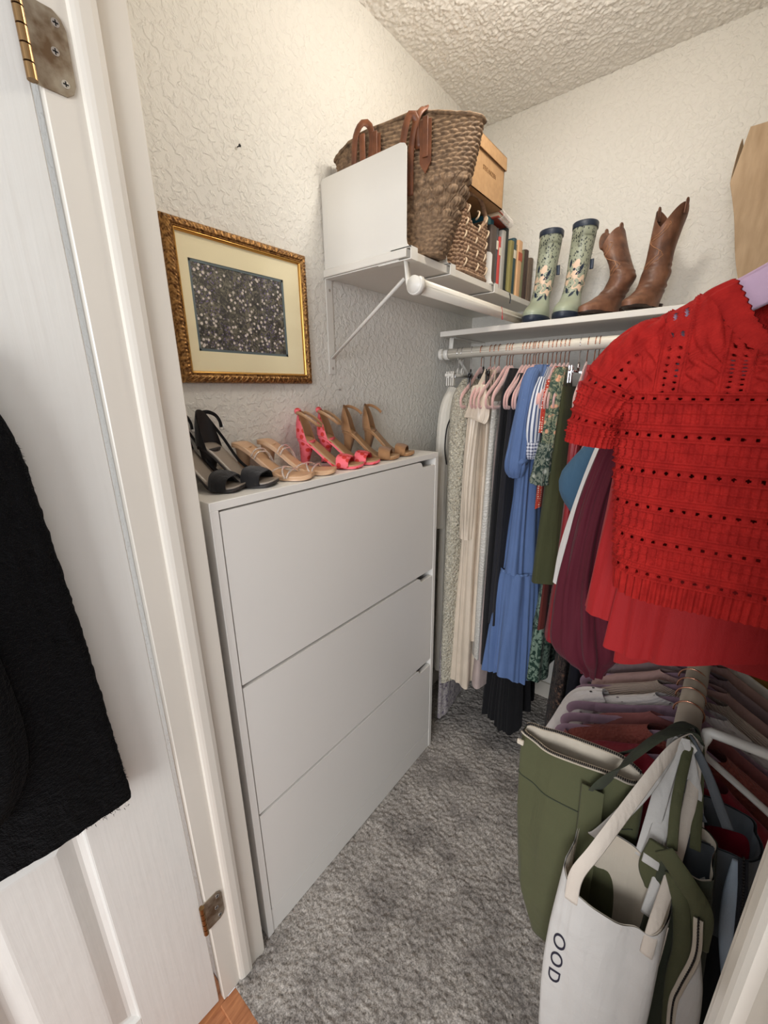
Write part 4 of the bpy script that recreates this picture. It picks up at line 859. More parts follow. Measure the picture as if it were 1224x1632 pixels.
# blue tiered dress
bd = back('blue_tiered_dress', 'long periwinkle blue tiered chiffon dress with puff sleeves', 'dress', -.480, [(1.570, .06, .020), (1.555, .09, .024), (1.51, .150, .030), (1.42, .185, .034), (1.2, .19, .044), (1.0, .195, .058), (.862, .198, .072), (.852, .200, .078)], BLUE, seed=11, nf=8, a0=.003, a1=.012, n=80, m=220, fine=(26, .005), hemw=0,
     sleeves=[([(-.150, .004, -.020, .020, .022), (-.185, .008, -.055, .022, .022), (-.203, .012, -.14, .026, .025), (-.208, .018, -.24, .032, .031), (-.205, .022, -.315, .036, .036), (-.198, .020, -.350, .024, .024)], BLUE, (9, .06)), ([(.15, 0, -.03, .02, .02), (.2, 0, -.2, .035, .035), (.2, 0, -.34, .03, .03)], BLUE, (6, .05))])
Gt = cloth_body([(Z(.856), .196, .074), (Z(.85), .202, .084), (Z(.8), .204, .092), (Z(.6), .212, .108), (Z(.42), .216, .120)], 60, 320, 11, .006, .016, 12, hemw=.012, fine=(34, .008))
link('skirt_tier', mesh([grid(Gt, True)]), BLUE.m, bd)
Gr = cloth_body([(Z(.858), .199, .077), (Z(.853), .205, .086), (Z(.849), .201, .082)], 8, 200, 24, .003, .004, 13, hemw=0); link('gathered_seam', mesh([grid(Gr, True)]), BLUE.m, bd)
link('cuff_ring', mesh([tube([(-.212, .012, -.292, .019, .015), (-.224, .000, -.298, .018, .014), (-.230, -.005, -.300, .0165, .013), (-.2315, -.0065, -.301, .0185, .015), (-.230, -.005, -.300, .0185, .015)], 0, 20, 24, cap=False, up=(0, 0, 1))]), BLUE.m, bd)
back('striped_blouse', 'blue and white striped blouse with gingham cuffs right of the blue dress', 'blouse', -.453, shoulders(.013, .145)+[(1.2, .14, .016), (1.15, .14, .016)], STRIPE, seed=14, nf=5, a1=.006,
     sleeves=[([(-.150, 0, -.045, .020, .014), (-.185, .004, -.10, .028, .022), (-.200, .006, -.18, .031, .027), (-.197, .006, -.235, .024, .024)], STRIPE, (7, .04)), ([(-.197, .006, -.228, .024, .024), (-.195, .006, -.26, .028, .026), (-.192, .006, -.288, .018, .018)], STRIPE2, (9, .08))])
back('red_dotted_blouse', 'red blouse with white dots peeking out beside the striped blouse', 'blouse', -.428, shoulders(.010, .16)+[(1.1, .17, .014)], DOTS, seed=15, nf=4, a1=.004,
     sleeves=[([(-.155, .0, -.05, .014, .010), (-.19, .002, -.12, .016, .013), (-.20, .002, -.205, .015, .012)], DOTS, (5, .05))])
back('floral_blouse', 'green floral chiffon blouse with blush flowers and ruffled sleeve', 'blouse', -.405, shoulders(.014, .14, 1.56)+[(1.2, .14, .016), (1.1, .14, .016)], FLOR, seed=16, nf=6, a1=.006,
     sleeves=[([(-.150, -.002, -.018, .016, .018), (-.18, -.002, -.06, .022, .020), (-.198, .0, -.16, .021, .020), (-.200, .004, -.26, .020, .020)], FLOR, (6, .09)), ([(-.200, .006, -.235, .022, .022), (-.205, .012, -.30, .026, .024), (-.198, .016, -.365, .028, .028)], FLORD, (9, .14))])
back('palm_print_dress', 'long dark green palm print dress behind the olive trousers', 'dress', -.380, [(1.46, .12, .010), (1.2, .13, .014), (.8, .15, .020), (.6, .178, .042), (.43, .18, .048)], PALM, seed=17, nf=6, a1=.008, yoff=.0)
back('maroon_print_dress', 'maroon fine-print dress showing below the olive trousers', 'dress', -.372, [(1.46, .12, .008), (1.2, .175, .010), (.8, .19, .014), (.66, .192, .016)], fabric('maroon_print', srgb(96, 40, 34)), seed=31, nf=5, a1=.004)
back('olive_trousers', 'olive green trousers hanging from a chrome clip hanger', 'trousers', -.384, [(1.498, .185, .020), (1.44, .19, .034), (1.3, .195, .036), (1.1, .20, .042), (.95, .205, .050), (.838, .206, .054)], OLIVE, seed=18, nf=3, a0=.003, a1=.014, hslope=-.01, hemw=.004)
clip_hanger(-.395, RY2, NZ, math.radians(97), 'chrome clip hanger holding the olive trousers', CHROME, CHROME, .19, bar_r=.004)
back('crimson_dress', 'crimson satin dress hanging right of the olive trousers', 'dress', -.328, shoulders(.014, .175)+[(1.2, .195, .020), (.9, .20, .026), (.75, .20, .034), (.66, .20, .040)], CRIM, seed=19, nf=6, a1=.007, hslope=.03,
     sleeves=[([(-.165, 0, -.055, .014, .014), (-.20, 0, -.14, .016, .016), (-.205, 0, -.30, .014, .014)], CRIM, (5, .07))])
back('dark_floral_dress', 'very dark patterned dress behind the chrome clip hanger', 'dress', -.285, shoulders(.014, .17)+[(1.0, .18, .02), (.6, .19, .03), (.10, .20, .04)], leaf_print('dark_pattern', srgb(28, 24, 26), [srgb(70, 60, 56), srgb(110, 84, 70)], 60), seed=20)
for i, (xx, nm, lab, mt, z1) in enumerate(((-.235, 'added_navy_dress', 'added long navy dress darkening the back wall, behind the red sweater', fabric('dark_navy_crepe', srgb(26, 28, 40)), .08), (-.175, 'added_charcoal_coat', 'added long charcoal coat darkening the back rod behind the red garments', fabric('charcoal_wool', srgb(40, 38, 40)), .28),
        (-.110, 'added_brown_dress', 'added long dark brown dress darkening the back rod behind the red garments', fabric('dark_brown_crepe', srgb(52, 38, 34)), .25), (-.045, 'added_black_coat', 'added long black coat darkening the back rod near the right', BLK, .22), (.03, 'added_grey_dress', 'added long dark grey dress darkening the right of the back rod', fabric('dark_grey_jersey', srgb(60, 56, 58)), .30))):
    back(nm, lab, 'dress' if 'dress' in nm else 'coat', xx, shoulders(.022, .185)+[(1.0, .19, .028), (z1, .195, .036)], mt, seed=80+i, nf=5, a1=.010)  # dark garments added to cover the bright back wall and cut light there
# pink hangers on the back rod: hook x positions and their own labels
hx = [(-.747, 99, 'pink velvet hanger nearest the black clip hangers, over the champagne dress'), (-.709, 99, 'second pink velvet hanger from the black clip hangers'), (-.692, 98, 'third pink velvet hanger from the black clip hangers'),
 (-.675, 98, 'fourth pink velvet hanger from the black clip hangers, above the silver dress'), (-.645, 97, 'pink velvet hanger with the sleeveless black dress'), (-.634, 100, 'first of two pink velvet hangers just right of the sleeveless black dress'),
 (-.624, 98, 'second of two pink velvet hangers just right of the sleeveless black dress'), (-.585, 98, 'pink velvet hanger with the black twill blouse'), (-.572, 97, 'leftmost pink hanger in the tight bunch left of the blue dress'),
 (-.561, 99, 'second pink hanger in the tight bunch left of the blue dress'), (-.548, 98, 'third pink hanger in the tight bunch left of the blue dress'), (-.541, 96, 'fourth pink hanger in the tight bunch left of the blue dress'),
 (-.530, 98, 'fifth pink hanger in the tight bunch left of the blue dress'), (-.516, 97, 'pink velvet hanger holding the blue tiered dress'), (-.498, 104, 'pink velvet hanger just right of the blue dress'),
 (-.483, 99, 'pink velvet hanger holding the striped blouse'), (-.470, 98, 'pink velvet hanger holding the red dotted blouse'), (-.456, 98, 'pink velvet hanger holding the floral blouse'),
 (-.442, 97, 'pink velvet hanger holding the palm print dress'), (-.429, 98, 'pink velvet hanger left of the chrome clip hanger'), (-.372, 98, 'pink velvet hanger right of the chrome clip hanger, loop in plain view'),
 (-.350, 97, 'pink velvet hanger with its loop right beside the red sweater sleeve'), (-.338, 98, 'pink velvet hanger mostly hidden by the red sweater sleeve'),
 (-.207, 98, 'pink velvet hanger holding the added navy dress'), (-.147, 97, 'pink velvet hanger holding the added charcoal coat'), (-.082, 98, 'pink velvet hanger holding the added dark brown dress'), (-.017, 99, 'pink velvet hanger holding the added black coat'), (.058, 98, 'pink velvet hanger holding the added dark grey dress')]
for x, a, lab in hx: pink_hanger(x, a, lab)

# ------------------------------------------------------------------ right upper rod
def right(name, label, cat, y, prof, mat, x=RXU, rz=0, z=RZU-.066, **kw): return garment(name, label, cat, (x, y, z), rz, [(p[0]-z,)+tuple(p[1:]) for p in prof], mat, **kw)
KNIT = Mt('red_cotton_knit', srgb(196, 44, 34), .85); KNIT.b.inputs['Specular IOR Level'].default_value = .15
KNIT.color(KNIT.ramp(KNIT.noise(60, detail=4), [(.3, srgb(142, 25, 22)), (.7, srgb(166, 34, 29))])); KNIT.bump(KNIT.noise(700, detail=2), .0006); KNIT.bump(KNIT.wave(75, 'UV', 'X', 1.5, 'SIN'), .0005, .5)
def knitfn(yoke, hem, L_):
    def parts(U, d):
        q = (U/.058) % 1; x = (q-.27)/.26; ins = np.abs(x) < 1
        st = .0006*(np.abs(np.sin(PI*U/.0048)))*(.5+.5*np.abs(np.sin(PI*d/.0044)))
        ph = 2*PI*d/.052; h = 0
        for k in (0, 1):
            xc = .46*np.sin(ph+PI*k); e = np.clip(1-((x-xc)/.56)**2, 0, 1)**.5*(.75+.35*np.cos(ph+PI*k)); h = np.maximum(h, e)
        yk = np.where(ins, .0060*h, 0)+.0030*np.exp(-((q-.57)/.020)**2)+.0030*np.exp(-((q-.985)/.020)**2)
        lx = (q-.60)/.175; row = d/.0105+np.where(np.floor(lx) % 2 == 0, 0, .5); hx_ = lx-np.floor(lx)-.5; ry_ = row-np.floor(row)-.5; lad = (lx > 0) & (lx < 2)
        hole1 = lad & ((hx_*.0101)**2+(ry_*.0105)**2 < .0018**2); yk = yk-np.where(lad, .0025*np.exp(-((hx_/.3)**2+(ry_/.3)**2)), 0)
        p = ((d-yoke)/.043) % 1*.057
        rd = .0034*(np.exp(-((p-.003)/.0021)**2)+np.exp(-((p-.0185)/.0021)**2)+.8*np.exp(-((p-.033)/.0018)**2)+.9*np.exp(-((p-.0505)/.0020)**2))
        eu = ((U/.0122) % 1-.5)*.0122; hole2 = (eu**2+((p-.0108)*.76)**2 < .0019**2)
        mp = np.clip((p-.020)*400, 0, 1)*np.clip((.050-p)*400, 0, 1); moss = .0020*np.sin(2*PI*U/.0085+PI*np.floor((p-.02)/.005))*np.sin(PI*(p-.02)/.005)
        bd_ = rd-.0030*np.exp(-(eu**2+(p-.0108)**2)/.0035**2)+mp*moss
        iy = d < yoke; ih = d > L_-hem
        return np.where(ih, .0020*np.sin(2*PI*U/.0085), np.where(iy, yk, bd_))+st, np.where(ih, False, np.where(iy, hole1, hole2))
    fn = lambda U, V, v, th: parts(U, V)[0]
    fn.mask = lambda U, V: parts(U, V)[1]; return fn
def punch(g, mask, n, m):
    """drop the faces of a grid where the knit has its eyelets"""
    k = mask[:n-1, :m-1].ravel(); return (g[0], [f for f, h in zip(g[1], k) if not h], g[2])
sz = RZU-.066; ST = 1.588
sw = right('red_sweater', 'bright red cable-knit short-sleeved sweater at the front of the right rod', 'sweater', .615, [(ST, .112, .026), (ST-.006, .124, .030), (ST-.020, .148, .034), (ST-.040, .174, .036), (ST-.065, .186, .040), (ST-.11, .184, .044), (ST-.17, .178, .044), (ST-.26, .168, .044), (ST-.360, .158, .046)], KNIT, x=.076, rz=.03, seed=40, n=330, m=800, nf=2, a0=.0, a1=.009, sq=.8, drop=(.075, .010), dropk=.33, hemw=.004, disp=knitfn(.100, .030, .360))
_n1 = np.array(cloth_body([(ST-sz, .112, .026), (ST-sz-.006, .124, .030), (ST-sz-.020, .148, .034), (ST-sz-.360, .158, .046)], 250, 520, 2, 0, .009, 40, .8, (.075, .010), .33)[0])
def ribbed_band(ring, h, inw, par, mat, name='collar', lean=.3):
    c = ring.mean(0); d = np.cumsum(np.linalg.norm(np.diff(np.vstack([ring, ring[:1]]), axis=0), axis=1)); rows = []
    for q in np.linspace(0, 1, 10):
        e = ring+(c-ring)*[inw*q, lean*q, 0]+np.array([0, 0, h*q]); b_ = .0011*np.sin(2*PI*d/.0085)+.003*math.sin(q*PI); dr_ = (ring-c)*[1, 1, 0]; dr_ /= np.linalg.norm(dr_, axis=1)[:, None]+1e-9; rows.append(e+dr_*b_[:, None])
    inn = [r_+(c-r_)*[.03, .10, 0] for r_ in rows[::-1]]
    return link(name, mesh([grid(np.array(rows+inn), True)]), mat.m, par)
ribbed_band(_n1, .012, .20, sw, KNIT, lean=.12)
def knit_sleeve(sx):
    pts = np.array([(sx*.135, 0, ST-sz-.040, .024, .020), (sx*.160, 0, ST-sz-.058, .034, .028), (sx*.186, .0, ST-sz-.092, .036, .036), (sx*.203, -.002, ST-sz-.135, .031, .040), (sx*.208, -.004, ST-sz-.170, .028, .041)])
    g = tube(pts, 0, 150, 220, cap=False, up=(0, 1, 0)); V = g[0].reshape(150, 221, 3); U = g[2].reshape(150, 221, 2)
    N = np.cross(np.gradient(V, axis=1), np.gradient(V, axis=0)); N /= np.linalg.norm(N, axis=2)[..., None]+1e-9; cc = V.mean(1, keepdims=True); sg = np.sign((N*(V-cc)).sum(2).mean())
    fn = knitfn(.075, .018, .172); V = V+sg*N*fn(U[..., 0], U[..., 1], None, None)[..., None]; g = punch((V.reshape(-1, 3), g[1], g[2]), fn.mask(U[..., 0], U[..., 1]), 150, 221); return link('sleeve', mesh([g]), KNIT.m, sw)
knit_sleeve(-1); knit_sleeve(1)
link('neck_label', mesh([boxv((-.020, .008, ST-sz-.046), (.020, .0095, ST-sz-.028))], False), INK.m, sw)
hanger_at(label='lilac velvet hanger holding the red sweater', loc=(.078, .615, RZU-.092), rz=.03, s=.80, drop=.092, mat=LILAC, group='lilac hangers on the upper right rod', thick=.0160)
RUF = dict(nf=4, a0=.002, a1=.022, fine=(18, .006))
rbz = 1.595
right('red_blouse', 'scarlet ruffled-hem blouse behind the red sweater', 'blouse', .690, [(rbz, .09, .016), (rbz-.03, .15, .02), (rbz-.075, .20, .022), (rbz-.12, .175, .026), (1.30, .165, .030), (1.19, .168, .036), (1.128, .168, .040)], RED, seed=41, n=70, m=160, hemw=.014, hslope=.034, **RUF,
      sleeves=[([(-.160, 0, -.10, .028, .022), (-.163, .004, -.20, .026, .024), (-.165, .006, -.32, .028, .026), (-.170, .008, -.42, .030, .028), (-.173, .008, -.508, .032, .030)], RED, (5, .05)), ([(.175, 0, -.10, .034, .022), (.20, 0, -.32, .034, .026), (.205, 0, -.50, .038, .030)], RED, (5, .05))])
right('red_underlayer', 'longer scarlet chiffon top with wavy hem behind the red blouse', 'blouse', .745, [(rbz, .09, .012), (rbz-.07, .185, .016), (1.3, .155, .022), (1.12, .150, .028), (1.075, .145, .032)], RED, seed=42, n=60, m=140, hemw=.018, hslope=.030, **RUF)
for i, (y_, lab) in enumerate(((.690, 'mauve velvet hanger holding the scarlet ruffled blouse'), (.745, 'mauve velvet hanger behind the scarlet ruffled blouse'), (.84, 'mauve velvet hanger holding the burgundy dress'), (.95, 'mauve velvet hanger holding the white blouse'), (1.04, 'mauve velvet hanger holding the slate blue top'))):
    hanger_at(label=lab, loc=(RXU, y_, RZU-.066), rz=.02*(-1)**i, mat=LILAC, group='lilac hangers on the upper right rod', thick=.0085)
right('burgundy_dress', 'burgundy dress with a long balloon sleeve gathered at the cuff', 'dress', .84, [(1.60, .09, .014), (1.55, .18, .02), (1.45, .185, .024), (1.3, .168, .03), (1.2, .150, .030), (1.15, .148, .030)], BURG, seed=43, nf=6, a1=.012,
      sleeves=[([(-.185, -.004, -.115, .018, .022), (-.205, -.006, -.22, .026, .026), (-.228, -.010, -.36, .034, .032), (-.232, -.012, -.50, .044, .040), (-.222, -.012, -.60, .054, .046), (-.212, -.010, -.665, .058, .048), (-.200, -.008, -.708, .026, .026), (-.198, -.008, -.724, .020, .020)], BURG, (9, .17)),
               ([(.175, 0, -.10, .03, .02), (.2, 0, -.4, .05, .04), (.2, 0, -.66, .03, .03)], BURG, (6, .06))])
right('plum_cardigan', 'dark plum cardigan between burgundy dress and scarlet blouse', 'cardigan', .79, [(1.59, .09, .010), (1.54, .18, .012), (1.4, .188, .014), (1.1, .180, .018)], PLUM, seed=44, nf=4, a1=.003)
right('white_blouse', 'white blouse with flared sleeve and pearl buttons behind the burgundy dress', 'blouse', .955, [(1.60, .09, .012), (1.55, .19, .016), (1.4, .185, .02), (1.12, .18, .022)], WHITE, seed=45, nf=4, a1=.004,
      sleeves=[([(-.19, 0, -.10, .028, .020), (-.225, .0, -.20, .028, .018), (-.262, .0, -.33, .026, .016), (-.300, .0, -.50, .020, .014), (-.318, .0, -.60, .010, .010)], WHITE, (4, .04))])
right('slate_blue_top', 'slate blue top with bent puffed sleeve behind the white blouse', 'top', 1.04, [(1.60, .09, .012), (1.55, .19, .016), (1.35, .19, .02), (1.1, .18, .02)], TEAL, seed=46, nf=3, a1=.003,
      sleeves=[([(-.19, 0, -.10, .03, .02), (-.245, .0, -.24, .036, .026), (-.300, .0, -.335, .046, .030), (-.315, .0, -.375, .048, .032), (-.290, .0, -.43, .040, .028), (-.262, 0, -.52, .026, .022), (-.25, 0, -.56, .014, .014)], TEAL, (3, .03))])
right('dusty_pink_top', 'dusty pink top barely showing beside the crimson dress', 'top', 1.13, [(1.60, .09, .012), (1.55, .20, .016), (1.3, .21, .02), (1.1, .20, .02)], DPINK, seed=47, nf=3, a1=.003, sleeves=[([(-.19, 0, -.10, .03, .02), (-.27, .0, -.20, .03, .022), (-.32, .0, -.31, .026, .02)], DPINK, (3, .04))])
# ------------------------------------------------------------------ lower right rod
def low(name, label, cat, y, prof, mat, rz=0, x=RXL, **kw):
    z = RZL-.069; return garment(name, label, cat, (x+.006, y, z), rz, [(p[0]-z,)+tuple(p[1:]) for p in prof], mat, **kw)
lt = thing('rod_bracket', 'white bracket with diagonal brace carrying the lower right rod', 'bracket', (RW, .775, .930))
link('arm', mesh([tube([(0, 0, 0), (-.285, 0, 0), (-.300, 0, -.006), (-.308, 0, -.022), (-.309, 0, -.045)], .0085, 24, 10, up=(0, 1, 0), ry=.0085)]), PLAST.m, lt)
link('brace', mesh([tube([(-.303, 0, -.048), (0, 0, -.235)], .0045, 2, 8, smooth=False, ry=.008, up=(0, 1, 0))]), PLAST.m, lt)
link('rod_saddle', mesh([tube([(-.309, 0, -.040)]+[(-.3315+.0225*math.cos(a), 0, -.025+.0225*math.sin(a)) for a in np.linspace(-.3, -PI, 10)], .003, 16, 8, up=(0, 1, 0), ry=.009)]), PLAST.m, lt)
link('wall_plate', mesh([boxv((-.004, -.012, -.26), (0, .012, .02), .001)], False), PLAST.m, lt)
ls = thing('rod_socket', 'white end socket of the lower right rod at the back wall', 'bracket', (.07, B, RZL))
link('arm', mesh([tube([(0, 0, 0), (0, -.31, 0)], .012, 2, 12, smooth=False)]), PLAST.m, ls); link('plate', mesh([tube([(0, 0, 0), (0, -.006, 0)], .03, 2, 20, smooth=False)]), PLAST.m, ls)
EYE = fabric('white_eyelet_knit', srgb(214, 208, 206), .85, .04)
_h = EYE.ramp(EYE.vor(46, 'UV', rnd=.35), [(.13, (0, 0, 0, 1)), (.17, (1, 1, 1, 1))]); EYE.l.new(_h, EYE.b.inputs['Alpha']); EYE.bump(EYE.vor(46, 'UV', rnd=.35), .004, .6)
RUST = fabric('rust_crochet', srgb(124, 62, 54), .85); RUST.bump(RUST.vor(170), .003, .8); MAUV2 = fabric('mauve_brown_knit', srgb(138, 84, 82), .9); BEIG = fabric('beige_rib_knit', srgb(178, 160, 150), .85); BEIG.bump(BEIG.wave(34, 'UV', 'X'), .002, .8)
BLUSH = fabric('blush_knit', srgb(180, 148, 144), .85); GREYP = fabric('grey_mauve_knit', srgb(126, 108, 112), .9); MUST = fabric('mustard_knit', srgb(150, 112, 50), .9); WINE = fabric('wine_satin', srgb(124, 16, 34), .5); TAUP = fabric('taupe_knit', srgb(112, 98, 90), .9); DKOL = fabric('dark_olive', srgb(70, 68, 50), .9)
def lsh(t=.014, w=.205, c=.0): z = RZL-.069; return [(z+.004, .055, t*.7), (z-.016, .09, t*.9), (z-.058, .165, t), (z-.085, w, t*1.1), (z-.13, w-.004, t*1.2)]
LG = 'mauve velvet hangers on the lower rod'
lows = [('wine_top', 'wine red satin top, nearest garment on the lower right rod', 'top', .772, WINE, .16, -.16, 50, lsh(.030, .165)+[(.6, .175, .036), (.30, .18, .04)], [([(.155, .0, -.10, .026, .02), (.185, 0, -.25, .03, .02), (.20, 0, -.40, .03, .02)], WINE)]),
 ('rust_top', 'rust brown sequined crochet top on the lower right rod', 'top', .842, RUST, .0, 0, 51, lsh(.036)+[(.6, .19, .026), (.42, .18, .03)], [([(-.185, .0, -.09, .024, .018), (-.20, 0, -.18, .03, .022), (-.20, 0, -.30, .03, .022)], MAUV2)]),
 ('mauve_knit_top', 'mauve brown knit just behind the rust crochet top', 'top', .890, MAUV2, .0, 0, 52, lsh(.010, .16)+[(.6, .16, .014), (.38, .16, .02)], []),
 ('eyelet_cardigan', 'white openwork knit with eyelets, its sleeve spreading towards the aisle', 'cardigan', .960, EYE, .0, 0, 53, lsh(.018)+[(.6, .20, .026), (.35, .20, .03)], [([(-.150, -.0, -.055, .020, .018), (-.195, 0, -.095, .036, .030), (-.225, -.01, -.18, .040, .034), (-.262, -.02, -.32, .044, .036), (-.272, -.02, -.42, .040, .036)], EYE)]),
 ('beige_top', 'beige ribbed knit behind the white eyelet knit', 'top', 1.010, BEIG, .0, 0, 54, lsh(.020)+[(.6, .21, .024), (.35, .20, .03)], []),
 ('blush_top', 'blush ribbed knit fourth garment row back on the lower rod', 'top', 1.060, BLUSH, .0, 0, 55, lsh(.020)+[(.6, .20, .024), (.35, .19, .03)], []),
 ('grey_mauve_top', 'grey mauve knit behind the blush knit on the lower rod', 'top', 1.110, GREYP, .0, 0, 56, lsh(.020)+[(.6, .20, .024), (.35, .19, .03)], []),
 ('pale_blush_top', 'pale blush top farther back on the lower rod', 'top', 1.165, BLUSH, .0, 0, 57, lsh(.018)+[(.6, .20, .024), (.35, .19, .03)], []),
 ('white_cotton_top', 'white top with folded collar farther back on the lower rod', 'top', 1.215, WHITE, .0, 0, 58, lsh(.018)+[(.6, .20, .024), (.35, .19, .03)], []),
 ('mustard_top', 'mustard knit near the far end of the lower rod', 'top', 1.290, MUST, .0, 0, 59, lsh(.020)+[(.6, .20, .024), (.35, .19, .03)], []),
 ('taupe_top', 'taupe knit behind the mustard knit on the lower rod', 'top', 1.350, TAUP, .0, 0, 60, lsh(.022)+[(.6, .20, .024), (.35, .19, .03)], []),
 ('dark_olive_top', 'dark olive knit at the far end of the lower rod', 'top', 1.415, DKOL, .0, 0, 61, lsh(.022)+[(.6, .20, .026), (.35, .19, .03)], [])]
for nm, lab, cat, y_, mt, dx, rz, sd, pr, slv in lows:
    low(nm, lab, cat, y_, pr, mt, rz=rz, seed=sd, nf=4, a0=.001, a1=.006, sleeves=[(a, b, (5, .06)) for a, b in slv])
lp = None
for (y_, rz, sc_), lab in zip(((.772, -.16, .80), (.842, 0, 1), (.890, .03, 1), (.925, -.03, 1), (.960, .0, 1), (1.010, .02, 1), (1.060, 0, 1), (1.110, .02, 1), (1.165, 0, 1), (1.215, 0, 1), (1.290, 0, 1)),
    ('lilac velvet hanger holding the wine red top', 'lilac velvet hanger holding the rust crochet top', 'mauve velvet hanger holding the mauve brown knit', 'bare mauve velvet hanger in front of the white eyelet knit', 'mauve velvet hanger holding the white eyelet knit',
     'mauve velvet hanger holding the beige ribbed knit', 'mauve velvet hanger holding the blush ribbed knit', 'mauve velvet hanger holding the grey mauve knit', 'mauve velvet hanger holding the pale blush top', 'mauve velvet hanger holding the white top', 'mauve velvet hanger holding the mustard knit')):
    lo = (RXL+.0006+.006*(y_-.8)/.1*.0, y_, RZL-.069)
    if lp is None: lp = hanger_at(hook=.0235, s=1, label=lab, loc=lo, rz=rz, mat=LILAC2, group=LG, thick=.0115, drop=.069); lp.scale = (sc_, 1, 1); continue
    d_ = dup(lp, lo, rz, lab); d_.scale = (sc_, 1, 1)

# ------------------------------------------------------------------ bags over the rod end
CANV = fabric('olive_canvas', srgb(76, 77, 51), .8, .06); CANVD = fabric('dark_olive_canvas', srgb(56, 60, 46), .8, .05); BLKC = fabric('black_canvas', srgb(24, 25, 30), .85); GRYC = fabric('grey_nylon', srgb(84, 88, 92), .6, .05)
COTT = fabric('white_cotton_canvas', srgb(194, 190, 184), .85, .03); COTT2 = fabric('cream_strap_cotton', srgb(204, 192, 178), .85, .05); COTT.bump(COTT.noise(9, detail=4, dist=.6), .012, .7); CANV.bump(CANV.noise(7, detail=3, dist=.5), .012, .6); CANVD.bump(CANVD.noise(9, detail=3), .010, .6); LIN = fabric('cream_lining', srgb(196, 184, 166), .8, .04); BLL = fabric('pale_blue_lining', srgb(158, 170, 182), .6, .04)
def sack(t, name, mat, prof, dz, m=120, n=50, seed=0, a1=.005, nf=4, sq=.6, inset=.0025, lin=None, cap=True):
    """prof (z, xc, yc, w, t); dz(c, s) raises the rim"""
    P_ = gprof([(p[0], p[3], p[4], p[1], p[2]) for p in prof], n); th = np.linspace(0, 2*PI, m, endpoint=False); c, s = np.cos(th), np.sin(th); v = np.linspace(0, 1, n)[:, None]
    r = np.random.default_rng(seed); ph = r.random(4)*6; cx = np.sign(c)*np.abs(c)**sq; sx = np.sign(s)*np.abs(s)**sq
    f = a1*(np.sin(nf*th+ph[0]+3*v)+.6*np.sin((nf+3)*th+ph[1]-2*v))*(.4+.6*np.sin(v*PI+.3))
    G = np.stack([P_[:, 1:2]*cx+P_[:, 3:4]+f*c, P_[:, 2:3]*sx+P_[:, 4:5]+f*s, P_[:, :1]+dz(c, s)[None, :]*(1-v)**2.2], -1)
    o = link(name, mesh([grid(G, True, False, cap)]), mat.m, t); G2 = G.copy(); k = n*2//3; G2 = G2[:k]; ctr = G2.mean(1, keepdims=True)
    dd = (G2-ctr)*[1, 1, 0]; dd /= np.linalg.norm(dd, axis=2)[..., None]+1e-9; G2 = G2-dd*inset
    link('lining', mesh([grid(G2[::-1], True)]), (lin or mat).m, t); return G
def ribbon(pts, w_, t_, name, mat, par, up=(0, 1, 0), n=50): return link(name, mesh([tube(pts, w_, n, 8, up=up, ry=t_, sq=.5)]), mat.m, par)
def zipper(t, path, mat_tape, n=60, up=(0, 0, 1), tooth=.0012):
    p = resample(np.array(path, float), n); ribbon(path, .006, .0007, 'zipper_tape', mat_tape, t, up)
    P = []
    for i, q in enumerate(p): P.append(boxv(q-tooth*1.0+np.array([0, -.0015, .0010]), q+tooth+np.array([0, -.0005, .0026])))
    o = link('zipper_teeth', mesh(P, False), BLACKP.m, t); o['kind'] = 'stuff'; return o
# green canvas tote with the open zipper, on the left
g = thing('green_tote', 'large olive green canvas tote with open zipper hanging left of the white tote', 'bag', (-.09, .665, .36))
zt = .505
Gg = sack(g, 'bag_body', CANV, [(zt, -.004, 0, .100, .015), (zt-.04, -.004, 0, .100, .020), (zt-.20, .0, 0, .098, .034), (.12, .006, 0, .088, .032), (.02, .02, 0, .070, .020), (0, .02, 0, .064, .010)], lambda c, s: .012*c+.014*np.clip(s, 0, 1)-.012*np.clip(-s, 0, 1)+.006*np.sin(5*c), seed=3, a1=.004, lin=LIN)
R_ = Gg[0]; zf = [R_[i]+np.array([0, .004, .001]) for i in range(66, 114, 4)]; zb = [R_[i]+np.array([0, -.004, .001]) for i in range(54, 6, -4)]
zipper(g, zf, LIN); zipper(g, zb, LIN)
ribbon([(.028, -.031, .475), (.032, -.037, .40), (.034, -.040, .28), (.036, -.041, .16)], .018, .0014, 'strap_panel', CANV, g)
ribbon([(.030, -.030, .47), (.06, -.015, .53), (.10, .035, .575), (.135, .075, .583), (.150, .085, .565)], .013, .0015, 'shoulder_strap', CANVD, g, (0, .6, 1))
ribbon([(.030, .030, .49), (.07, .035, .53), (.11, .060, .572), (.140, .095, .580), (.158, .090, .555)], .013, .0015, 'shoulder_strap', CANVD, g, (0, .6, 1))
link('zipper_pull', mesh([boxv((-.106, -.030, zt-.02), (-.094, -.025, zt-.010), .001)], False), LIN.m, g)
link('top_seam', mesh([tube([Gg[9, i]*[1, 1, 1]+np.array([0, -.0006, 0]) for i in range(64, 116, 3)], .0011, 60, 6)]), CANVD.m, g)
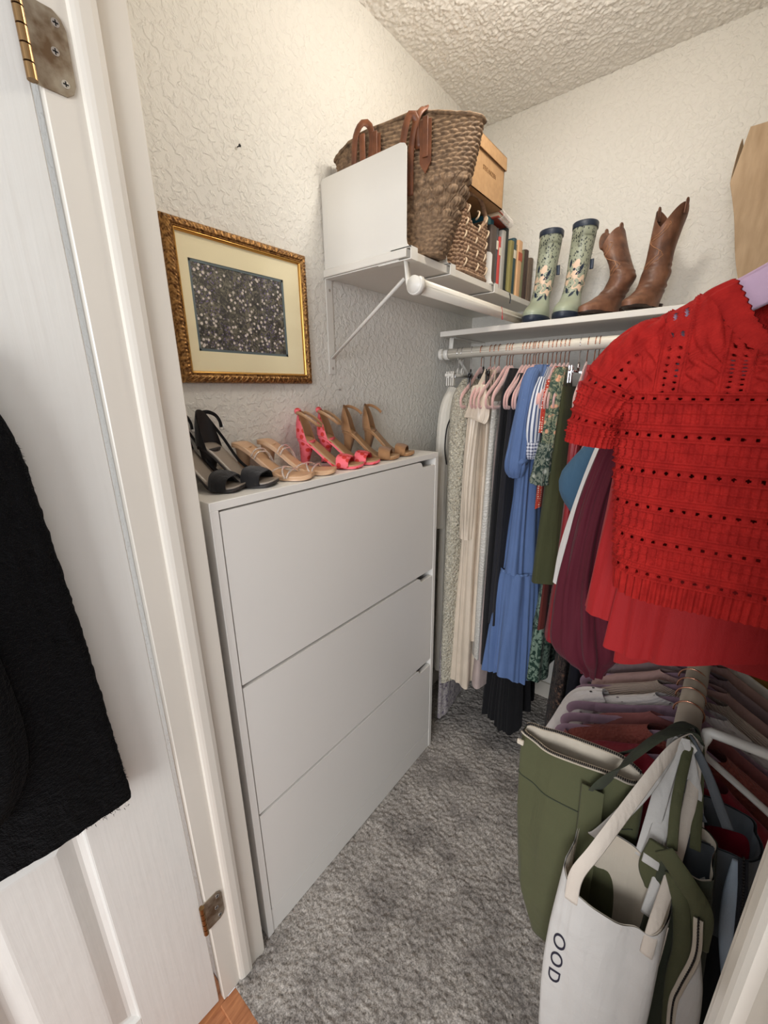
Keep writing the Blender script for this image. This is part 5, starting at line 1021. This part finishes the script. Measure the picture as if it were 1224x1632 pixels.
# white tote in front
wt = thing('white_tote', 'white cotton tote with dark lettering hanging by long straps from the rod end', 'bag', (-.006, .600, .20))
Gw = sack(wt, 'bag_body', COTT, [(.520, .0, .0, .074, .036), (.49, 0, 0, .075, .034), (.36, .0, 0, .077, .038), (.15, .002, 0, .080, .036), (.02, .002, 0, .078, .022), (0, .002, 0, .074, .012)], lambda c, s: .040*np.clip(s, 0, 1)-.045*np.clip(-s, 0, 1)**1.5-.015*np.clip(-c, 0, 1)*np.clip(-s, 0, 1)+.004*np.sin(9*c+2*s), seed=8, a1=.006, nf=3, lin=LIN)
top = (.054, .150, .726)
ribbon([(-.052, -.036, .455), (-.050, -.036, .52), (-.030, -.020, .58), (.005, .040, .66), (.036, .105, .715), (.054, .148, .7275), (.070, .135, .705)], .0105, .0016, 'shoulder_strap', COTT2, wt, (0, 1, .3), 70)
ribbon([(-.046, .036, .53), (-.030, .02, .57), (.012, .052, .66), (.038, .112, .712), (.054, .160, .7280), (.068, .15, .712), (.068, .09, .62), (.056, .020, .53), (.052, .010, .47)], .0105, .0016, 'shoulder_strap', COTT, wt, (0, 1, .3), 90)
ribbon([(.070, .138, .708), (.074, .100, .66), (.070, .04, .57), (.060, -.020, .50), (.058, -.034, .45)], .0085, .0022, 'shoulder_strap', COTT2, wt, (0, 1, .3), 60)
ribbon([(.030, .035, .55), (.034, .06, .62), (.040, .11, .70), (.050, .13, .725), (.046, .09, .66), (.040, .02, .56)], .0115, .0015, 'shoulder_strap', COTT, wt, (0, 1, .2), 70)
Mx = Matrix(((0, 1, 0), (0, 0, -1), (-1, 0, 0))); eu = Mx.to_euler()
tx = text('OOD', .029, (-.060, -.0375, .288), eu, INK.m, wt, 'printed_letters', .0003, sp_=1.25)
vs = tx.data.vertices
def onfront(x, z):
    i = int(np.clip(np.argmin(np.abs(Gw[:, 90, 2]-z)), 0, 49)); row = Gw[i]; fr = row[60:121] if len(row) > 120 else row[60:]; return fr[np.argmin(np.abs(fr[:, 0]-x)), 1]
for v_ in vs:                       # drape the print on the front panel
    v_.co.x *= 1.85; w_ = Mx @ v_.co; x_, z_ = w_.x-.060, w_.z+.288; y_ = onfront(x_, z_)-.0008+w_.y; d_ = Vector((w_.x, y_+.0375, w_.z)); v_.co = Mx.inverted() @ d_
link('side_seam', mesh([tube([Gw[i, 118]+np.array([.0004, -.0008, 0]) for i in range(2, 48, 5)], .0010, 50, 6)]), COTT2.m, wt)
# second olive bag and the black bag to the right
g2 = thing('olive_tote', 'olive green tote with zipped opening and white lining right of the white tote', 'bag', (.090, .655, .20))
Go = sack(g2, 'bag_body', CANVD, [(.60, -.014, 0, .034, .030), (.54, -.012, 0, .040, .036), (.40, -.004, 0, .048, .040), (.2, .004, 0, .052, .038), (.02, .006, 0, .050, .02), (0, .006, 0, .048, .01)], lambda c, s: .02*np.clip(s, 0, 1)-.02*np.clip(-s, 0, 1), seed=5, a1=.004, lin=LIN)
ribbon([(-.026, -.034, .57), (-.010, -.044, .53), (.004, -.046, .45), (.006, -.047, .38), (.016, -.045, .28), (.036, -.040, .14)], .012, .0035, 'folded_flap', CANV, g2)
ribbon([(-.044, -.030, .60), (-.012, -.040, .575), (.012, -.042, .54), (.018, -.042, .47)], .016, .003, 'folded_flap', CANV, g2)
zipper(g2, [(.012, -.048, .53), (.020, -.050, .46), (.014, -.051, .38), (.012, -.051, .33), (.022, -.050, .24), (.040, -.046, .12)], LIN, 70, (0, 1, 0))
link('white_lining', mesh([tube([(.024, -.040, .45, .004, .004), (.028, -.044, .38, .014, .007), (.032, -.044, .28, .018, .008), (.038, -.040, .18, .008, .006), (.042, -.038, .12, .003, .003)], 0, 30, 14, up=(0, 1, 0))]), COTT.m, g2)
ribbon([(-.034, -.02, .60), (-.040, .01, .66), (-.038, .07, .715), (-.036, .092, .7280), (-.024, .098, .715), (-.014, .05, .66), (-.006, .0, .60)], .007, .0016, 'shoulder_strap', CANV, g2)
ribbon([(-.046, -.025, .60), (-.052, -.028, .545), (-.040, -.034, .52)], .018, .003, 'strap_tab', CANV, g2)
k3 = thing('black_tote', 'black bag with grey top and pale blue zipped lining beside the door jamb', 'bag', (.122, .705, .16))
Gk = sack(k3, 'bag_body', BLKC, [(.66, -.014, 0, .050, .026), (.60, -.012, 0, .056, .034), (.40, .0, 0, .064, .042), (.15, .01, 0, .066, .038), (0, .01, 0, .062, .012)], lambda c, s: .02*np.clip(s, 0, 1)-.02*np.clip(-s, 0, 1), seed=6, a1=.005, lin=GRYC)
link('grey_top_panel', mesh([grid((Gk[:14]+(Gk[:14]-Gk[:14].mean(1, keepdims=True))*[.04, .05, 0]), True)]), GRYC.m, k3)
link('blue_lining', mesh([tube([(.012, -.030, .640, .005, .004), (.018, -.040, .58, .012, .006), (.026, -.044, .50, .011, .006), (.040, -.044, .42, .008, .005), (.050, -.042, .35, .004, .004)], 0, 30, 12, up=(0, 1, 0))]), BLL.m, k3)
zipper(k3, [(.016, -.040, .66), (.026, -.046, .60), (.036, -.050, .52), (.048, -.049, .44), (.060, -.045, .36)], BLKC, 60, (0, 1, 0))
ribbon([(-.005, -.02, .68), (-.020, -.01, .705), (-.040, .01, .735), (-.066, .035, .763), (-.078, .045, .766), (-.088, .04, .748), (-.06, .0, .70), (-.035, -.015, .665)], .008, .0022, 'shoulder_strap', GRYC, k3, (0, 1, .3), 70)
ribbon([(-.078, .040, .766), (-.066, .02, .74), (-.050, .0, .70), (-.042, -.012, .665), (-.032, -.020, .62), (-.024, -.03, .58), (-.016, -.036, .545)], .0095, .004, 'knotted_strap', COTT, k3, (0, 1, .2), 60)

# ------------------------------------------------------------------ black fuzzy cardigan on the open door
FUZZ = fabric('black_boucle', srgb(9, 8, 9), .97, .2, 500, .03, .003, .1); FUZZ.bump(FUZZ.noise(160, detail=4), .006, 1)
fx, fy, fz = -.712, -.130, 1.63
fc = garment('black_cardigan', 'fuzzy black cardigan hanging on the open white door', 'cardigan', (fx, fy, fz), PI/2, [(0, .07, .016), (-.03, .12, .02), (-.09, .215, .022), (-.2, .245, .024), (-.5, .262, .026), (-.79, .272, .026)], FUZZ, seed=70, nf=4, a1=.004, hemw=.002, hslope=-.042, m=220, n=120,
    disp=lambda U, V, v, th: .0025*vnoise(U+2, V+2, 220, 31)+.002*vnoise(U+1, V+3, 90, 32), sleeves=[([(.10, -.020, -.30, .05, .018), (.115, -.026, -.45, .05, .02), (.12, -.028, -.62, .045, .02), (.10, -.026, -.70, .03, .018)], FUZZ, (4, .05))])
rr_ = np.random.default_rng(9); P = []
for i in range(2600):
    zz = -.20-.59*rr_.random(); edge = rr_.random()
    if edge < .62: x0 = .246+.026*(-zz-.2)/.59+.001; y0 = rr_.uniform(-.012, .012); d = np.array([rr_.uniform(.002, .006), rr_.uniform(-.003, .003), rr_.uniform(-.006, .004)])
    else: x0 = rr_.uniform(-.05, .27); zz = -.788-.042*x0/.27; y0 = rr_.uniform(-.026, .026)*.9; d = np.array([rr_.uniform(-.004, .004), rr_.uniform(-.003, .003), -rr_.uniform(.003, .007)])
    p = np.array([x0-.003, y0, zz+.002]); q = np.array([.0004, .0004, .0004]); P.append((np.array([p-q, p+q, p+d]), [[0, 1, 2]]))
fz_ = link('stray_fibres', mesh(P, False), FUZZ.m, fc); fz_['kind'] = 'stuff'
hanger_at(label='black hanger inside the fuzzy cardigan on the door', loc=(fx, fy, fz), rz=PI/2, mat=BLK, thick=.010, s=.98, hook=.0195, drop=.066, wire=CHROME)
dh = thing('door_hook', 'small metal hook on the open door carrying the black cardigan', 'hook', (JL-.008, fy, fz+.040))
link('plate', mesh([boxv((-.010, -.012, -.01), (.001, .012, .09), .001)], False), CHROME.m, dh); link('prong', mesh([tube([(-.002, 0, .02), (.015, 0, .030), (.036, 0, .040), (.046, 0, .052)], .004, 20, 10)]), CHROME.m, dh)
